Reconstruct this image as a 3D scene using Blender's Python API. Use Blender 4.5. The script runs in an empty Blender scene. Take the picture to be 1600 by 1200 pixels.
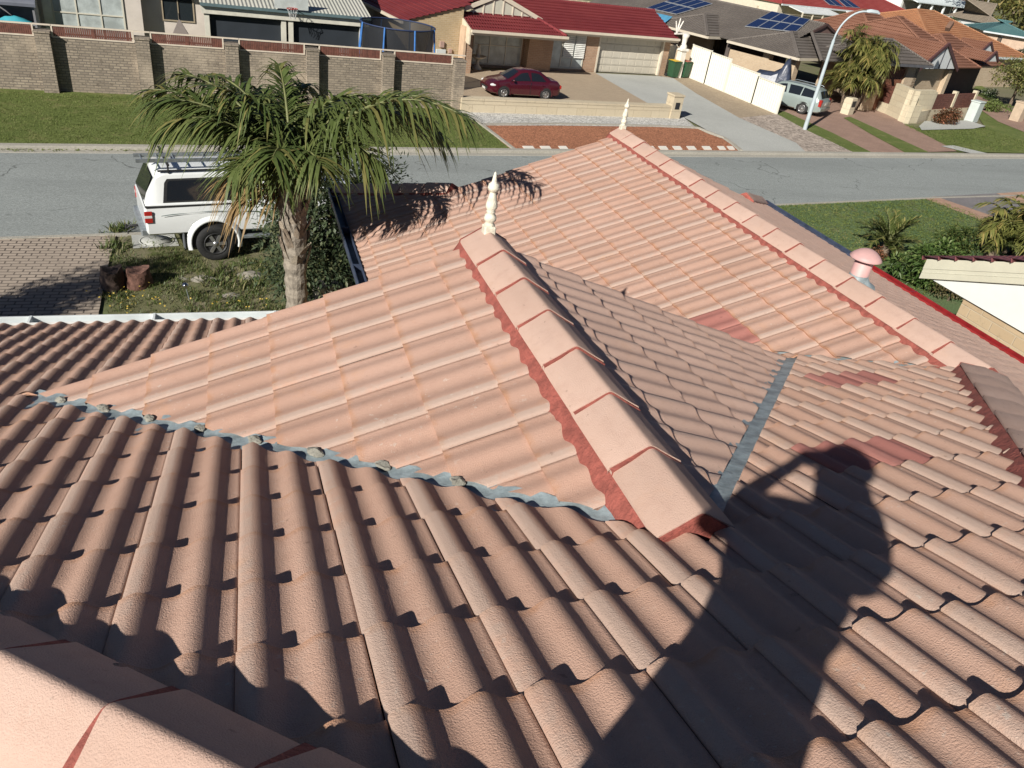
import bpy, bmesh, math, random
from math import sin, cos, tan, pi, radians, sqrt
from mathutils import Vector, Matrix
random.seed(7)
scene = bpy.context.scene
col = scene.collection

# ------------------------------------------------------------------ camera
YAW, PITCH, ROLL = 0.3830, 0.5513, 0.1515
CAM = Vector((-0.8172, -0.9305, 1.4625))
FPX = 1180.1
_fw = Vector((sin(YAW)*cos(PITCH), cos(YAW)*cos(PITCH), -sin(PITCH)))
_rt = Vector((cos(YAW), -sin(YAW), 0)); _up = _rt.cross(_fw)
RT = cos(ROLL)*_rt + sin(ROLL)*_up
UP = -sin(ROLL)*_rt + cos(ROLL)*_up
FW = _fw
cd = bpy.data.cameras.new('camera'); cam = bpy.data.objects.new('camera', cd); col.objects.link(cam)
cam.matrix_world = Matrix(((RT.x, UP.x, -FW.x, CAM.x), (RT.y, UP.y, -FW.y, CAM.y), (RT.z, UP.z, -FW.z, CAM.z), (0, 0, 0, 1)))
cd.sensor_fit = 'HORIZONTAL'; cd.sensor_width = 36.0; cd.lens = FPX/1600*36.0
cd.clip_start = 0.05; cd.clip_end = 1500
scene.camera = cam

# ------------------------------------------------------------------ light
SUN = Vector((0.6447, 0.5690, -0.5104)).normalized()      # direction the light travels
elev = math.asin(-SUN.z)
w = bpy.data.worlds.new('World'); scene.world = w; w.use_nodes = True
wn = w.node_tree.nodes; wl = w.node_tree.links
sky = wn.new('ShaderNodeTexSky'); sky.sky_type = 'NISHITA'; sky.sun_disc = False
sky.sun_elevation = elev
sky.sun_rotation = math.atan2(-SUN.x, -SUN.y)
sky.air_density = 0.38; sky.dust_density = 0.15; sky.ozone_density = 2.0
wl.new(sky.outputs['Color'], wn['Background'].inputs['Color']); wn['Background'].inputs['Strength'].default_value = 0.05
sd = bpy.data.lights.new('sun', 'SUN'); sd.energy = 5.0; sd.angle = radians(0.55); sd.color = (1.0, 0.955, 0.88)
so = bpy.data.objects.new('sun', sd); col.objects.link(so)
so.rotation_euler = SUN.to_track_quat('-Z', 'Y').to_euler(); so.location = (-20, -18, 20)
scene.view_settings.view_transform = 'Standard'; scene.view_settings.look = 'None'
scene.view_settings.exposure = 0.40; scene.view_settings.gamma = 1.0

# ------------------------------------------------------------------ helpers
G = -5.70                         # level of the street and the land beyond it
def ray(px, py): return RT*((px-800)/FPX) - UP*((py-600)/FPX) + FW
def at(px, py, z=G):
    r = ray(px, py); return CAM + r*((z-CAM.z)/r.z)
def depth(P): return (Vector(P)-CAM).dot(FW)

def tag(o, label=None, cat=None, group=None, kind=None):
    if label: o['label'] = label
    if cat: o['category'] = cat
    if group: o['group'] = group
    if kind: o['kind'] = kind
    return o
def thing(name, label, cat, loc=(0, 0, 0), rz=0, group=None):
    o = bpy.data.objects.new(name, None); col.objects.link(o); o.empty_display_size = .2
    o.location = loc; o.rotation_euler = (0, 0, rz)
    return tag(o, label, cat, group)
def children(o): return [c for c in bpy.data.objects if c.parent == o]
def copy_tree(o, parent=None):
    c = o.copy(); col.objects.link(c); c.parent = parent
    for ch in children(o): copy_tree(ch, c)
    return c

class MB:
    """collects shapes and links them as one mesh object"""
    def __init__(s): s.v = []; s.f = []; s.sm = []; s.mi = []; s.M = None; s.m = 0
    def add(s, vs, fs, smooth=False):
        b = len(s.v)
        for p in vs:
            p = Vector(p); s.v.append(s.M @ p if s.M else p)
        for f in fs: s.f.append([b+i for i in f]); s.sm.append(smooth); s.mi.append(s.m)
        return s
    def box(s, a, b, bev=0):
        x0, x1 = sorted((a[0], b[0])); y0, y1 = sorted((a[1], b[1])); z0, z1 = sorted((a[2], b[2]))
        if bev <= 0:
            vs = [(x, y, z) for z in (z0, z1) for x, y in ((x0, y0), (x1, y0), (x1, y1), (x0, y1))]
            return s.add(vs, [(3, 2, 1, 0), (4, 5, 6, 7), (0, 1, 5, 4), (1, 2, 6, 5), (2, 3, 7, 6), (3, 0, 4, 7)])
        e = bev
        pts = lambda x0, y0, x1, y1: [(x0+e, y0), (x1-e, y0), (x1, y0+e), (x1, y1-e), (x1-e, y1), (x0+e, y1), (x0, y1-e), (x0, y0+e)]
        r0 = [(x, y, z0) for x, y in pts(x0, y0, x1, y1)]; r1 = [(x, y, z1-e) for x, y in pts(x0, y0, x1, y1)]
        r2 = [(x, y, z1) for x, y in pts(x0+e*.8, y0+e*.8, x1-e*.8, y1-e*.8)]
        fs = [tuple(range(7, -1, -1)), tuple(range(16, 24))]
        for k in (0, 8):
            for i in range(8): fs.append((k+i, k+(i+1) % 8, k+8+(i+1) % 8, k+8+i))
        return s.add(r0+r1+r2, fs)
    def prism(s, poly, z0, z1):
        """plan polygon (x,y) extruded in z"""
        n = len(poly)
        ar = sum(poly[i][0]*poly[(i+1) % n][1]-poly[(i+1) % n][0]*poly[i][1] for i in range(n))
        if ar < 0: poly = poly[::-1]
        vs = [(p[0], p[1], z0) for p in poly]+[(p[0], p[1], z1) for p in poly]
        fs = [tuple(range(n-1, -1, -1)), tuple(range(n, 2*n))]+[(i, (i+1) % n, n+(i+1) % n, n+i) for i in range(n)]
        return s.add(vs, fs)
    def extrude(s, poly, vec):
        """planar 3-D polygon pushed along vec"""
        n = len(poly); vec = Vector(vec); P = [Vector(p) for p in poly]
        nn = Vector((0, 0, 0))
        for i in range(n): nn += P[i].cross(P[(i+1) % n])
        if nn.dot(vec) > 0: P = P[::-1]
        vs = P+[p+vec for p in P]
        return s.add(vs, [tuple(range(n)), tuple(range(2*n-1, n-1, -1))]+[(i, n+i, n+(i+1) % n, (i+1) % n) for i in range(n)])
    def tube(s, pts, r, n=8, caps=True, smooth=True):
        P = [Vector(p) for p in pts]; m = len(P)
        rr = r if isinstance(r, (list, tuple)) else [r]*m
        rings = []; u = None
        for i in range(m):
            t = (P[min(i+1, m-1)]-P[max(i-1, 0)]).normalized()
            if u is None:
                u = t.orthogonal().normalized()
            else:
                u = (u-t*u.dot(t)); u = u.normalized() if u.length > 1e-6 else t.orthogonal().normalized()
            w_ = t.cross(u)
            rings.append([P[i]+(u*cos(2*pi*k/n)+w_*sin(2*pi*k/n))*rr[i] for k in range(n)])
        vs = [p for q in rings for p in q]; fs = []
        for i in range(m-1):
            for k in range(n): fs.append((i*n+k, i*n+(k+1) % n, (i+1)*n+(k+1) % n, (i+1)*n+k))
        s.add(vs, fs, smooth)
        if caps: s.add(rings[0], [tuple(range(n-1, -1, -1))]); s.add(rings[-1], [tuple(range(n))])
        return s
    def lathe(s, prof, c=(0, 0, 0), n=20, smooth=True):
        c = Vector(c); vs = []; fs = []
        for r, z in prof:
            for k in range(n): vs.append(c+Vector((r*cos(2*pi*k/n), r*sin(2*pi*k/n), z)))
        for i in range(len(prof)-1):
            for k in range(n): fs.append((i*n+k, i*n+(k+1) % n, (i+1)*n+(k+1) % n, (i+1)*n+k))
        s.add(vs, fs, smooth)
        if prof[0][0] > 1e-4: s.add(vs[:n], [tuple(range(n-1, -1, -1))])
        if prof[-1][0] > 1e-4: s.add(vs[-n:], [tuple(range(n))])
        return s
    def grid(s, rows, smooth=True, close=False):
        n = len(rows[0]); vs = [p for r in rows for p in r]; fs = []
        for i in range(len(rows)-1):
            for k in range(n if close else n-1):
                fs.append((i*n+k, i*n+(k+1) % n, (i+1)*n+(k+1) % n, (i+1)*n+k))
        return s.add(vs, fs, smooth)
    def bar(s, a, b, w_, h, up=(0, 0, 1)):
        """rectangular bar from a to b"""
        a = Vector(a); b = Vector(b); t = (b-a).normalized(); x = t.cross(Vector(up)).normalized(); y = x.cross(t)
        vs = []
        for p in (a, b):
            for i, j in ((-1, -1), (1, -1), (1, 1), (-1, 1)): vs.append(p+x*(w_/2*i)+y*(h/2*j))
        return s.add(vs, [(0, 1, 2, 3), (7, 6, 5, 4), (0, 4, 5, 1), (1, 5, 6, 2), (2, 6, 7, 3), (3, 7, 4, 0)])
    def build(s, name, mats, parent=None, uv=True):
        me = bpy.data.meshes.new(name)
        me.from_pydata([tuple(p) for p in s.v], [], s.f)
        if not isinstance(mats, (list, tuple)): mats = [mats]
        for m_ in mats: me.materials.append(m_)
        for p, a, b in zip(me.polygons, s.sm, s.mi): p.use_smooth = a; p.material_index = b
        me.update()
        if uv: metre_uv(me)
        o = bpy.data.objects.new(name, me); col.objects.link(o)
        if parent: o.parent = parent
        return o
def metre_uv(me):
    l = me.uv_layers.new(name='uv'); co = me.vertices
    for p in me.polygons:
        n = p.normal
        if abs(n.z) > .97: h = Vector((1, 0, 0)); q = Vector((0, 1, 0))
        else:
            h = Vector((-n.y, n.x, 0)).normalized(); q = n.cross(h)
        for li in p.loop_indices:
            c = co[me.loops[li].vertex_index].co; l.data[li].uv = (c.dot(h), c.dot(q))

# ------------------------------------------------------------------ materials
MATS = {}
def new_mat(name):
    m = bpy.data.materials.new(name); m.use_nodes = True; MATS[name] = m
    nt = m.node_tree; b = nt.nodes['Principled BSDF']; return m, nt, b
def lin(c): return tuple(((x/255+.055)/1.055)**2.4 if x/255 > .04045 else x/255/12.92 for x in c)
def mix(nt, fac, a, b, mode='MIX'):
    n = nt.nodes.new('ShaderNodeMix'); n.data_type = 'RGBA'; n.blend_type = mode
    for s_, v in ((n.inputs[0], fac), (n.inputs[6], a), (n.inputs[7], b)):
        if hasattr(v, 'is_linked') or hasattr(v, 'links'): nt.links.new(v, s_)
        elif isinstance(v, (int, float)): s_.default_value = v
        else: s_.default_value = (*v[:3], 1)
    return n.outputs[2]
def noise(nt, scale, detail=4, rough=.55, vec=None, dims='3D'):
    n = nt.nodes.new('ShaderNodeTexNoise'); n.inputs['Scale'].default_value = scale; n.inputs['Detail'].default_value = detail
    n.inputs['Roughness'].default_value = rough
    if vec is None:
        vec = nt.nodes.new('ShaderNodeNewGeometry').outputs['Position']
    nt.links.new(vec, n.inputs['Vector']); return n.outputs['Fac']
def objco(nt): return nt.nodes.new('ShaderNodeTexCoord').outputs['Object']
def uvco(nt): return nt.nodes.new('ShaderNodeTexCoord').outputs['UV']
def ramp(nt, x, a, b):
    n = nt.nodes.new('ShaderNodeMapRange'); n.interpolation_type = 'SMOOTHSTEP'
    n.inputs[1].default_value = a; n.inputs[2].default_value = b; nt.links.new(x, n.inputs[0]); return n.outputs[0]
def mth(nt, op, a, b=None):
    n = nt.nodes.new('ShaderNodeMath'); n.operation = op
    for i, v in enumerate((a, b)):
        if v is None: continue
        if isinstance(v, (int, float)): n.inputs[i].default_value = v
        else: nt.links.new(v, n.inputs[i])
    return n.outputs[0]
def bump(nt, b, h, dist, strength=1.0):
    n = nt.nodes.new('ShaderNodeBump'); n.inputs['Strength'].default_value = strength; n.inputs['Distance'].default_value = dist
    nt.links.new(h, n.inputs['Height']); nt.links.new(n.outputs[0], b.inputs['Normal'])
def sepx(nt, v):
    n = nt.nodes.new('ShaderNodeSeparateXYZ'); nt.links.new(v, n.inputs[0]); return n.outputs
def plain(name, c, rough=.6, var=.12, scale=3, metal=0, bmp=0, bscale=60, spec=None, coat=0):
    """painted / mineral surface with uneven tone"""
    m, nt, b = new_mat(name)
    f = noise(nt, scale, 6, .6, objco(nt)); f2 = noise(nt, scale*9, 3, .6, objco(nt))
    d = tuple(x*(1-var) for x in c); e = tuple(min(1, x*(1+var)) for x in c)
    c1 = mix(nt, ramp(nt, f, .3, .7), d, e)
    c2 = mix(nt, mth(nt, 'MULTIPLY', f2, .35*min(1, var*4)), c1, tuple(x*.75 for x in c))
    nt.links.new(c2, b.inputs['Base Color']); b.inputs['Roughness'].default_value = rough; b.inputs['Metallic'].default_value = metal
    if spec is not None: b.inputs['Specular IOR Level'].default_value = spec
    if coat: b.inputs['Coat Weight'].default_value = coat; b.inputs['Coat Roughness'].default_value = .05
    if bmp: bump(nt, b, noise(nt, bscale, 4, .6, objco(nt)), bmp)
    return m
def glass(name, c=(.02, .025, .03), rough=.05):
    m, nt, b = new_mat(name); b.inputs['Base Color'].default_value = (*c, 1); b.inputs['Roughness'].default_value = rough
    b.inputs['Specular IOR Level'].default_value = .6; return m
def brick_mat(name, c1, c2, mortar, bw=.24, bh=.086, ms=.012, rough=.85, var=.35, odd=0):
    m, nt, b = new_mat(name)
    t = nt.nodes.new('ShaderNodeTexBrick'); nt.links.new(uvco(nt), t.inputs['Vector'])
    t.inputs['Color1'].default_value = (*c1, 1); t.inputs['Color2'].default_value = (*c2, 1); t.inputs['Mortar'].default_value = (*mortar, 1)
    t.inputs['Scale'].default_value = 1; t.inputs['Brick Width'].default_value = bw; t.inputs['Row Height'].default_value = bh
    t.inputs['Mortar Size'].default_value = ms; t.inputs['Mortar Smooth'].default_value = .3; t.inputs['Bias'].default_value = 0
    f = noise(nt, .9, 5, .6); f2 = noise(nt, 9, 4, .7)
    c = mix(nt, ramp(nt, f, .35, .7), t.outputs['Color'], tuple(x*(1-var) for x in c1), 'MIX')
    cc = mix(nt, .55, t.outputs['Color'], c)
    if odd: cc = mix(nt, mth(nt, 'MULTIPLY', ramp(nt, noise(nt, 5.5, 3, .7), .58, .66), odd), cc, tuple(x*.35 for x in c1)); cc = mix(nt, mth(nt, 'MULTIPLY', ramp(nt, noise(nt, .55, 4, .6), .52, .68), .5), cc, tuple(min(1, x*1.35) for x in c1))
    cc = mix(nt, mth(nt, 'MULTIPLY', ramp(nt, f2, .55, .75), .5), cc, tuple(x*.4 for x in c1))
    nt.links.new(cc, b.inputs['Base Color']); b.inputs['Roughness'].default_value = rough
    bump(nt, b, mth(nt, 'SUBTRACT', 1.0, t.outputs['Fac']), .006)
    return m
# ================================================================== the house we stand on
T = 0.3733; TH = math.atan(T); GA = .341; TW = .30
H1, V1 = .240, .5396; U1 = H1/T; UP0 = 3.197; LG = UP0-U1           # small gable that grows out of the main slope
H2, V2 = .895, 4.094; U2 = H2/T; UF = 8.69                            # ridge of the wing
EAVE = -2.26; UE = -EAVE/T
VCE = V2-(-H2-EAVE)/T; VGE = V2+(-H2-EAVE)/T; UHE = UF+ (VGE-V2) - (VGE-V2)*0 
HIPL = -1.01                                                         # hip on the left: u + v = HIPL
HIPR = V2-U2                                                        # hip on the right: v - u = HIPR
VA = (HIPL+HIPR)/2; UA = HIPL-VA                                    # where both hips meet
VEE = HIPL-UE
VV = 1.80; ZV = -H2-T*(V2-VV); UHE = UF+(ZV-EAVE)/T                 # foot of the gablet and far eave

def tile_material(name, base, light, rnd=.21, stain=1.0):
    m, nt, b = new_mat(name)
    a = nt.nodes.new('ShaderNodeAttribute'); a.attribute_name = 'tile'
    s = nt.nodes.new('ShaderNodeSeparateColor'); nt.links.new(a.outputs['Color'], s.inputs[0])
    R, GG, B = s.outputs
    n1 = noise(nt, .8, 5, .6); n2 = noise(nt, 14, 5, .65); n3 = noise(nt, 75, 4, .7); n4 = noise(nt, 210, 3, .65)
    c = mix(nt, ramp(nt, n1, .3, .7), base, light)
    c = mix(nt, mth(nt, 'MULTIPLY', R, rnd*2), c, tuple(x*.80 for x in base))
    c = mix(nt, mth(nt, 'MULTIPLY', ramp(nt, n2, .45, .75), .30), c, tuple(x*y for x, y in zip(base, (.80, .74, .72))))
    # rusty grime collected along the butt edges
    e = mth(nt, 'MULTIPLY', ramp(nt, mth(nt, 'ADD', GG, mth(nt, 'MULTIPLY', n2, .16)), .975, 1.09), ramp(nt, mth(nt, 'ADD', n1, n2), .72, 1.12))
    c = mix(nt, mth(nt, 'MULTIPLY', e, .62*stain), c, (.46, .21, .09))
    # worn grey side laps
    g = mth(nt, 'MULTIPLY', ramp(nt, mth(nt, 'ADD', B, mth(nt, 'MULTIPLY', n3, .06)), .205, .14), .50)
    g = mth(nt, 'MULTIPLY', g, ramp(nt, mth(nt, 'ADD', n2, mth(nt, 'MULTIPLY', R, .5)), .35, .75))
    c = mix(nt, mth(nt, 'MULTIPLY', g, stain), c, (.46, .41, .36))
    # ochre bloom
    o = mth(nt, 'MULTIPLY', ramp(nt, noise(nt, 3.3, 5, .7), .56, .74), .30*stain)
    c = mix(nt, o, c, (.60, .30, .13))
    c = mix(nt, mth(nt, 'MULTIPLY', ramp(nt, n4, .55, .8), .20), c, tuple(x*.62 for x in base))
    big = ramp(nt, noise(nt, 1.9, 5, .65), .42, .66)
    c = mix(nt, mth(nt, 'MULTIPLY', mth(nt, 'MULTIPLY', ramp(nt, noise(nt, 42, 3, .55), .63, .70), big), .55*min(1, stain*1.3)), c, (.56, .50, .43))
    c = mix(nt, mth(nt, 'MULTIPLY', ramp(nt, noise(nt, 27, 4, .6), .66, .74), .5), c, tuple(x*.40 for x in base))
    c = mix(nt, mth(nt, 'MULTIPLY', ramp(nt, noise(nt, 6.0, 6, .72), .55, .72), .28), c, tuple(x*y for x, y in zip(base, (.70, .66, .68))))
    nt.links.new(c, b.inputs['Base Color']); b.inputs['Roughness'].default_value = .78; b.inputs['Specular IOR Level'].default_value = .3
    bump(nt, b, mth(nt, 'ADD', n4, mth(nt, 'MULTIPLY', n3, .35)), .0042, .85)
    return m
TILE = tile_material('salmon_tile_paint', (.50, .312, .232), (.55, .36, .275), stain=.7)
TILEO = tile_material('ochre_salmon_tile_paint', (.475, .295, .222), (.52, .335, .262), stain=.8)  # more ochre stain; base darkened a little to offset sun on the slopes facing it
TILEF = tile_material('brightened_salmon_tile_paint', (.60, .405, .32), (.65, .45, .36), stain=.4)  # base lightened for slopes under raking sun, extra brightness put into the colour
RAWT = tile_material('bare_red_tile', (.36, .145, .12), (.41, .18, .15), stain=.15)
CAPM = tile_material('ridge_cap_paint', (.53, .36, .285), (.57, .405, .33), stain=.3)
MORT = plain('red_mortar', (.29, .080, .060), .9, .30, 14, bmp=.012, bscale=45)
LEAD = plain('lead_flashing', (.26, .31, .325), .5, .35, 12, bmp=.004, bscale=40)
DARKU = plain('roof_underlay', (.03, .026, .025), .9, .1)
CREAM = plain('cream_trim', (.62, .56, .44), .5, .10, 4)
WHITEG = plain('white_gutter', (.62, .66, .66), .38, .10, 3)
REDGUT = plain('dark_red_gutter', (.27, .022, .024), .35, .25, 5)
BLUEGUT = plain('weathered_navy_gutter', (.045, .06, .10), .5, .4, 7)
FINW = plain('flaking_white_paint', (.66, .62, .50), .7, .2, 26, bmp=.004, bscale=80)
BRICKH = brick_mat('cream_brick', lin((205, 170, 125)), lin((190, 150, 105)), lin((215, 195, 160)))

def prof0(x):
    """height of the double-roll profile across a tile"""
    c = .5+.5*cos(2*pi*(x-.047)/.15)
    return .0275*(c**1.25)-.001
def tile_mesh(name, frame, cols, rows, clips, mat, parent, nseg=18, skip=None, only=None, splits=None, rel=1.0):
    """courses of double-roll tiles. frame = origin (on the plane), right, down, normal; s runs down the slope"""
    O, X, D, N = [Vector(q) for q in frame]
    prof = lambda x: prof0(x)*rel
    TK = .025*(.5+.5*rel)
    bm = bmesh.new(); la = bm.verts.layers.float_color.new('tile')
    bucket = {}
    def inside(p, cl, tol): return all((p-Vector(c)).dot(Vector(n)) > -tol for c, n in cl)
    regions = splits or [clips]
    for ri, reg in enumerate(regions):
        for j in range(*cols):
            for r in range(*rows):
                if only is not None and (j, r) not in only: continue
                if skip and (j, r) in skip: continue
                s1 = r*GA                           # butt end
                cen = O+X*((j+.5)*TW)+D*(s1-.18)
                if not inside(cen, reg, .36): continue
                q = random.Random(j*977+r*131+7); rv = q.random()
                dz = q.uniform(-.0016, .0016); dx = q.uniform(-.0018, .0018); tw = q.uniform(-.0022, .0022); ds = q.uniform(-.004, .004)
                cut = not inside(cen, reg, -.30)
                xs = [0.0]+[TW*i/nseg for i in range(0, nseg)]+[TW-.004, TW-.001]
                def P(x, s_, z): return O+X*(j*TW+x+dx)+D*s_+N*z
                tb = bmesh.new() if cut else bm
                lb = tb.verts.layers.float_color.new('tile') if cut else la
                def V(x, s_, z, al):
                    v = tb.verts.new(P(x, s_, z)); v[lb] = (rv, al, max(0, x)/TW, 1); return v
                nl = 3; gridv = []
                for k in range(nl+1):
                    al = k/nl; s_ = s1-GA-.03+(GA+.03+ds)*al; row = []
                    for i, x in enumerate(xs):
                        lap = .005*max(0, 1-x/.06)
                        z = prof(x)+lap+.0*al+TK*al+dz+tw*(x/TW-.5)*2
                        if i == 0: z -= .013
                        if i == len(xs)-1: z -= .008
                        if k == nl: z -= .0012
                        row.append(V(x, s_, z, al))
                    gridv.append(row)
                for k in range(nl):
                    for i in range(len(xs)-1):
                        f = tb.faces.new((gridv[k][i], gridv[k][i+1], gridv[k+1][i+1], gridv[k+1][i])); f.smooth = True
                top = [V(x, s1+ds, gz, 1.0) for x, gz in ((x, prof(x)+.005*max(0, 1-x/.06)+TK-.0012+dz+tw*(x/TW-.5)*2-(.013 if i == 0 else 0)-(.008 if i == len(xs)-1 else 0)) for i, x in enumerate(xs))]
                bot = [V(x, s1+ds-.002, prof(x)-.006, 1.0) for x in xs]
                for i in range(len(xs)-1):
                    f = tb.faces.new((top[i], top[i+1], bot[i+1], bot[i])); f.smooth = False
                if cut:
                    for c, n in reg:
                        if not tb.verts: break
                        bmesh.ops.bisect_plane(tb, geom=tb.verts[:]+tb.edges[:]+tb.faces[:], dist=1e-5, plane_co=c, plane_no=n, clear_inner=True)
                    me = bpy.data.meshes.new('t'); tb.to_mesh(me); tb.free(); bm.from_mesh(me); bpy.data.meshes.remove(me)
    me = bpy.data.meshes.new(name); bm.to_mesh(me); bm.free(); me.materials.append(mat)
    o = bpy.data.objects.new(name, me); col.objects.link(o); o.parent = parent
    return o
def sheet(name, pts, mat, parent=None, drop=(0, 0, 0), thick=0):
    m = MB(); P = [Vector(p)+Vector(drop) for p in pts]
    if thick: m.extrude(P, (0, 0, -thick))
    else: m.add(P, [tuple(range(len(P)))])
    return m.build(name, mat, parent)

house = thing('tiled_house', 'house whose salmon painted tile roof with small gable and two finials fills the foreground', 'house', (0, 0, 0))
ct, st = cos(TH), sin(TH)
def zA(u): return -T*u
S2 = sqrt(.5)
FR_A = ((-1.2, 0, 0), (1, 0, 0), (0, ct, -st), (0, st, ct))          # columns counted from v = -1.2
FR_B = ((V1, 0, -H1), (0, 1, 0), (-ct, 0, -st), (-st, 0, ct))
FR_F = ((V1, UP0, -H1), (0, -1, 0), (ct, 0, -st), (st, 0, ct))
FR_C = ((V2, U2-3.9, -H2), (0, 1, 0), (-ct, 0, -st), (-st, 0, ct))
FR_G = ((V2, UF, -H2), (0, -1, 0), (ct, 0, -st), (st, 0, ct))
zE = lambda v: T*(v-HIPL)
FR_E = ((HIPL, -6.0, 0), (0, 1, 0), (-ct, 0, -st), (-st, 0, ct))
B_ = .055
cl_hipL = ((HIPL, 0, 0), (S2, S2, 0)); cl_hipR = ((HIPR, 0, 0), (-S2, S2, 0))      # keep u > HIPL - v ; u > v - HIPR
cl_val = lambda off: ((V2, U2, 0), (-S2, -S2, 0))
cl_eave = ((0, UE+.03, 0), (0, -1, 0))
regA = [
  [cl_hipL, ((V1-.0, 0, 0), (-1, 0, 0)), ((0, UP0+.0, 0), (0, -1, 0)), ((V1-.095, U1, 0), (-S2, -S2, 0)), ((HIPR, 0, 0), (-S2, S2, 0))],
  [cl_hipR, ((V1, 0, 0), (1, 0, 0)), ((0, UP0, 0), (0, -1, 0)), ((V1+.10, U1, 0), (S2, -S2, 0)), ((V2-.02, U2, 0), (-S2, -S2, 0)), cl_hipL],
  [cl_hipL, ((0, UP0, 0), (0, 1, 0)), cl_eave, ((V2, U2, 0), (-S2, -S2, 0))]]
rawA = {(13, 8), (14, 8), (9, 4), (10, 4)}
roofA = tile_mesh('roof_slope', FR_A, (-20, 21), (-4, 20), None, TILE, house, 20, splits=regA, skip=rawA)
tile_mesh('replacement_tile', FR_A, (0, 20), (-4, 20), None, RAWT, roofA, 20, splits=[regA[1]], only={(13, 8), (14, 8)})
tile_mesh('replacement_tile', FR_A, (0, 20), (-4, 20), None, RAWT, roofA, 20, splits=[regA[1]], only={(9, 4), (10, 4)})
roofB = tile_mesh('gable_slope', FR_B, (0, 20), (0, 10), [((V1, 0, 0), (-1, 0, 0)), ((0, UP0, 0), (0, -1, 0)), ((V1+.02, U1+.0, 0), (S2, S2, 0))], TILEO, house, 16, rel=.47)
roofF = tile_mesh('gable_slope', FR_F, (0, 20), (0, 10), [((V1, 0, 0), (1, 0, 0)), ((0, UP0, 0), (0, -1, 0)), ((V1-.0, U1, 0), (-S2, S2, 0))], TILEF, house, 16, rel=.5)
rawC = {(18, 4)}
roofC1 = [((V2, 0, 0), (-1, 0, 0)), ((0, UF, 0), (0, -1, 0)), ((V2+.03, U2, 0), (S2, S2, 0)), ((VCE-.03, 0, 0), (1, 0, 0))]
hipC = ((VV, UF, 0), (-S2, -S2, 0))
regC = [roofC1, [((VV, 0, 0), (-1, 0, 0)), ((0, UF, 0), (0, 1, 0)), hipC, ((VCE-.03, 0, 0), (1, 0, 0))]]
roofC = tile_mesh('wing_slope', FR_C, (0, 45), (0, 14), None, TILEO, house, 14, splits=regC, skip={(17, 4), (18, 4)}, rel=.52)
tile_mesh('replacement_tile', FR_C, (0, 45), (0, 14), None, RAWT, roofC, 14, splits=regC, only={(17, 4), (18, 4)}, rel=.52)
hipG = ((VGE-(VV-VCE), UF, 0), (S2, -S2, 0))
regG = [[((V2, 0, 0), (1, 0, 0)), ((0, UF, 0), (0, -1, 0)), ((VGE+.03, 0, 0), (-1, 0, 0)), ((0, U2, 0), (0, 1, 0))],
        [((0, U2, 0), (0, -1, 0)), ((VGE+.03, 0, 0), (-1, 0, 0)), ((HIPR, 0, 0), (S2, -S2, 0)), ((0, -3.0, 0), (0, 1, 0))],
        [((V2+(V2-VV), 0, 0), (1, 0, 0)), ((0, UF, 0), (0, 1, 0)), ((VGE+.03, 0, 0), (-1, 0, 0)), ((V2+(V2-VV), UF, 0), (S2, -S2, 0))]]
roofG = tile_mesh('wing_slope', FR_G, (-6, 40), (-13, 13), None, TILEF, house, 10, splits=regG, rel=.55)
roofE = tile_mesh('roof_slope', FR_E, (10, 40), (-4, 18), [((HIPL, 0, 0), (-S2, -S2, 0)), ((0, -3.0, 0), (0, 1, 0)), ((VA, 0, 0), (-1, 0, 0)), ((VEE, 0, 0), (1, 0, 0))], TILE, house, 12)
# hidden hip end of the wing, underlay, rear of the house
m = MB()
d = .022
m.add([(VV, UF, ZV), (2*V2-VV, UF, ZV), (VGE, UHE, EAVE), (VCE, UHE, EAVE)], [(0, 3, 2, 1)])
m.add([(VA, UA, zA(UA)), (VA, -3, zA(UA)), (VEE, -3, EAVE), (VEE, UE, EAVE), (HIPL-U1, U1, -H1)], [(0, 1, 2, 3)])
m.build('hip_end', TILE, house)
m = MB()
for P in ([(VA, UA, zA(UA)), (VEE, UE, EAVE), (VCE, UE, EAVE), (V2, U2, -H2)],
          [(V2, U2, -H2), (VCE, UE, EAVE), (VCE, UHE, EAVE), (VV, UF, ZV), (V2, UF, -H2)],
          [(V2, U2, -H2), (V2, UF, -H2), (VGE, UF, EAVE), (VGE, -3, EAVE), (VA, -3, zA(UA)), (VA, UA, zA(UA))]):
    m.add([Vector(p)+Vector((0, 0, -.012)) for p in P], [tuple(range(len(P)))])
for sg in (-1, 1):
    P = [(V1, U1, -H1), (V1, UP0-.02, -H1), (V1+sg*LG, UP0-.02, -H1-T*LG)]
    m.add([Vector(p)+Vector((0, 0, -.012)) for p in P], [(0, 1, 2)])
m.build('underlay', DARKU, house)
# gable end walls
m = MB()
m.add([(V1-LG, UP0-.12, -H1-T*LG), (V1+LG, UP0-.12, -H1-T*LG), (V1, UP0-.12, -H1-.03)], [(0, 1, 2)])
m.add([(VV, UF-.1, ZV), (2*V2-VV, UF-.1, ZV), (V2, UF-.1, -H2-.03)], [(0, 1, 2)])
m.build('gable_wall', CREAM, house)
# walls
m = MB(); I = .45
m.prism([(VEE+I, -3), (VGE-I, -3), (VGE-I, UHE-I), (VCE+I, UHE-I), (VCE+I, UE-I), (VEE+I, UE-I)], G-.4, EAVE-.02)
m.build('brick_wall', BRICKH, house)

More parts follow.
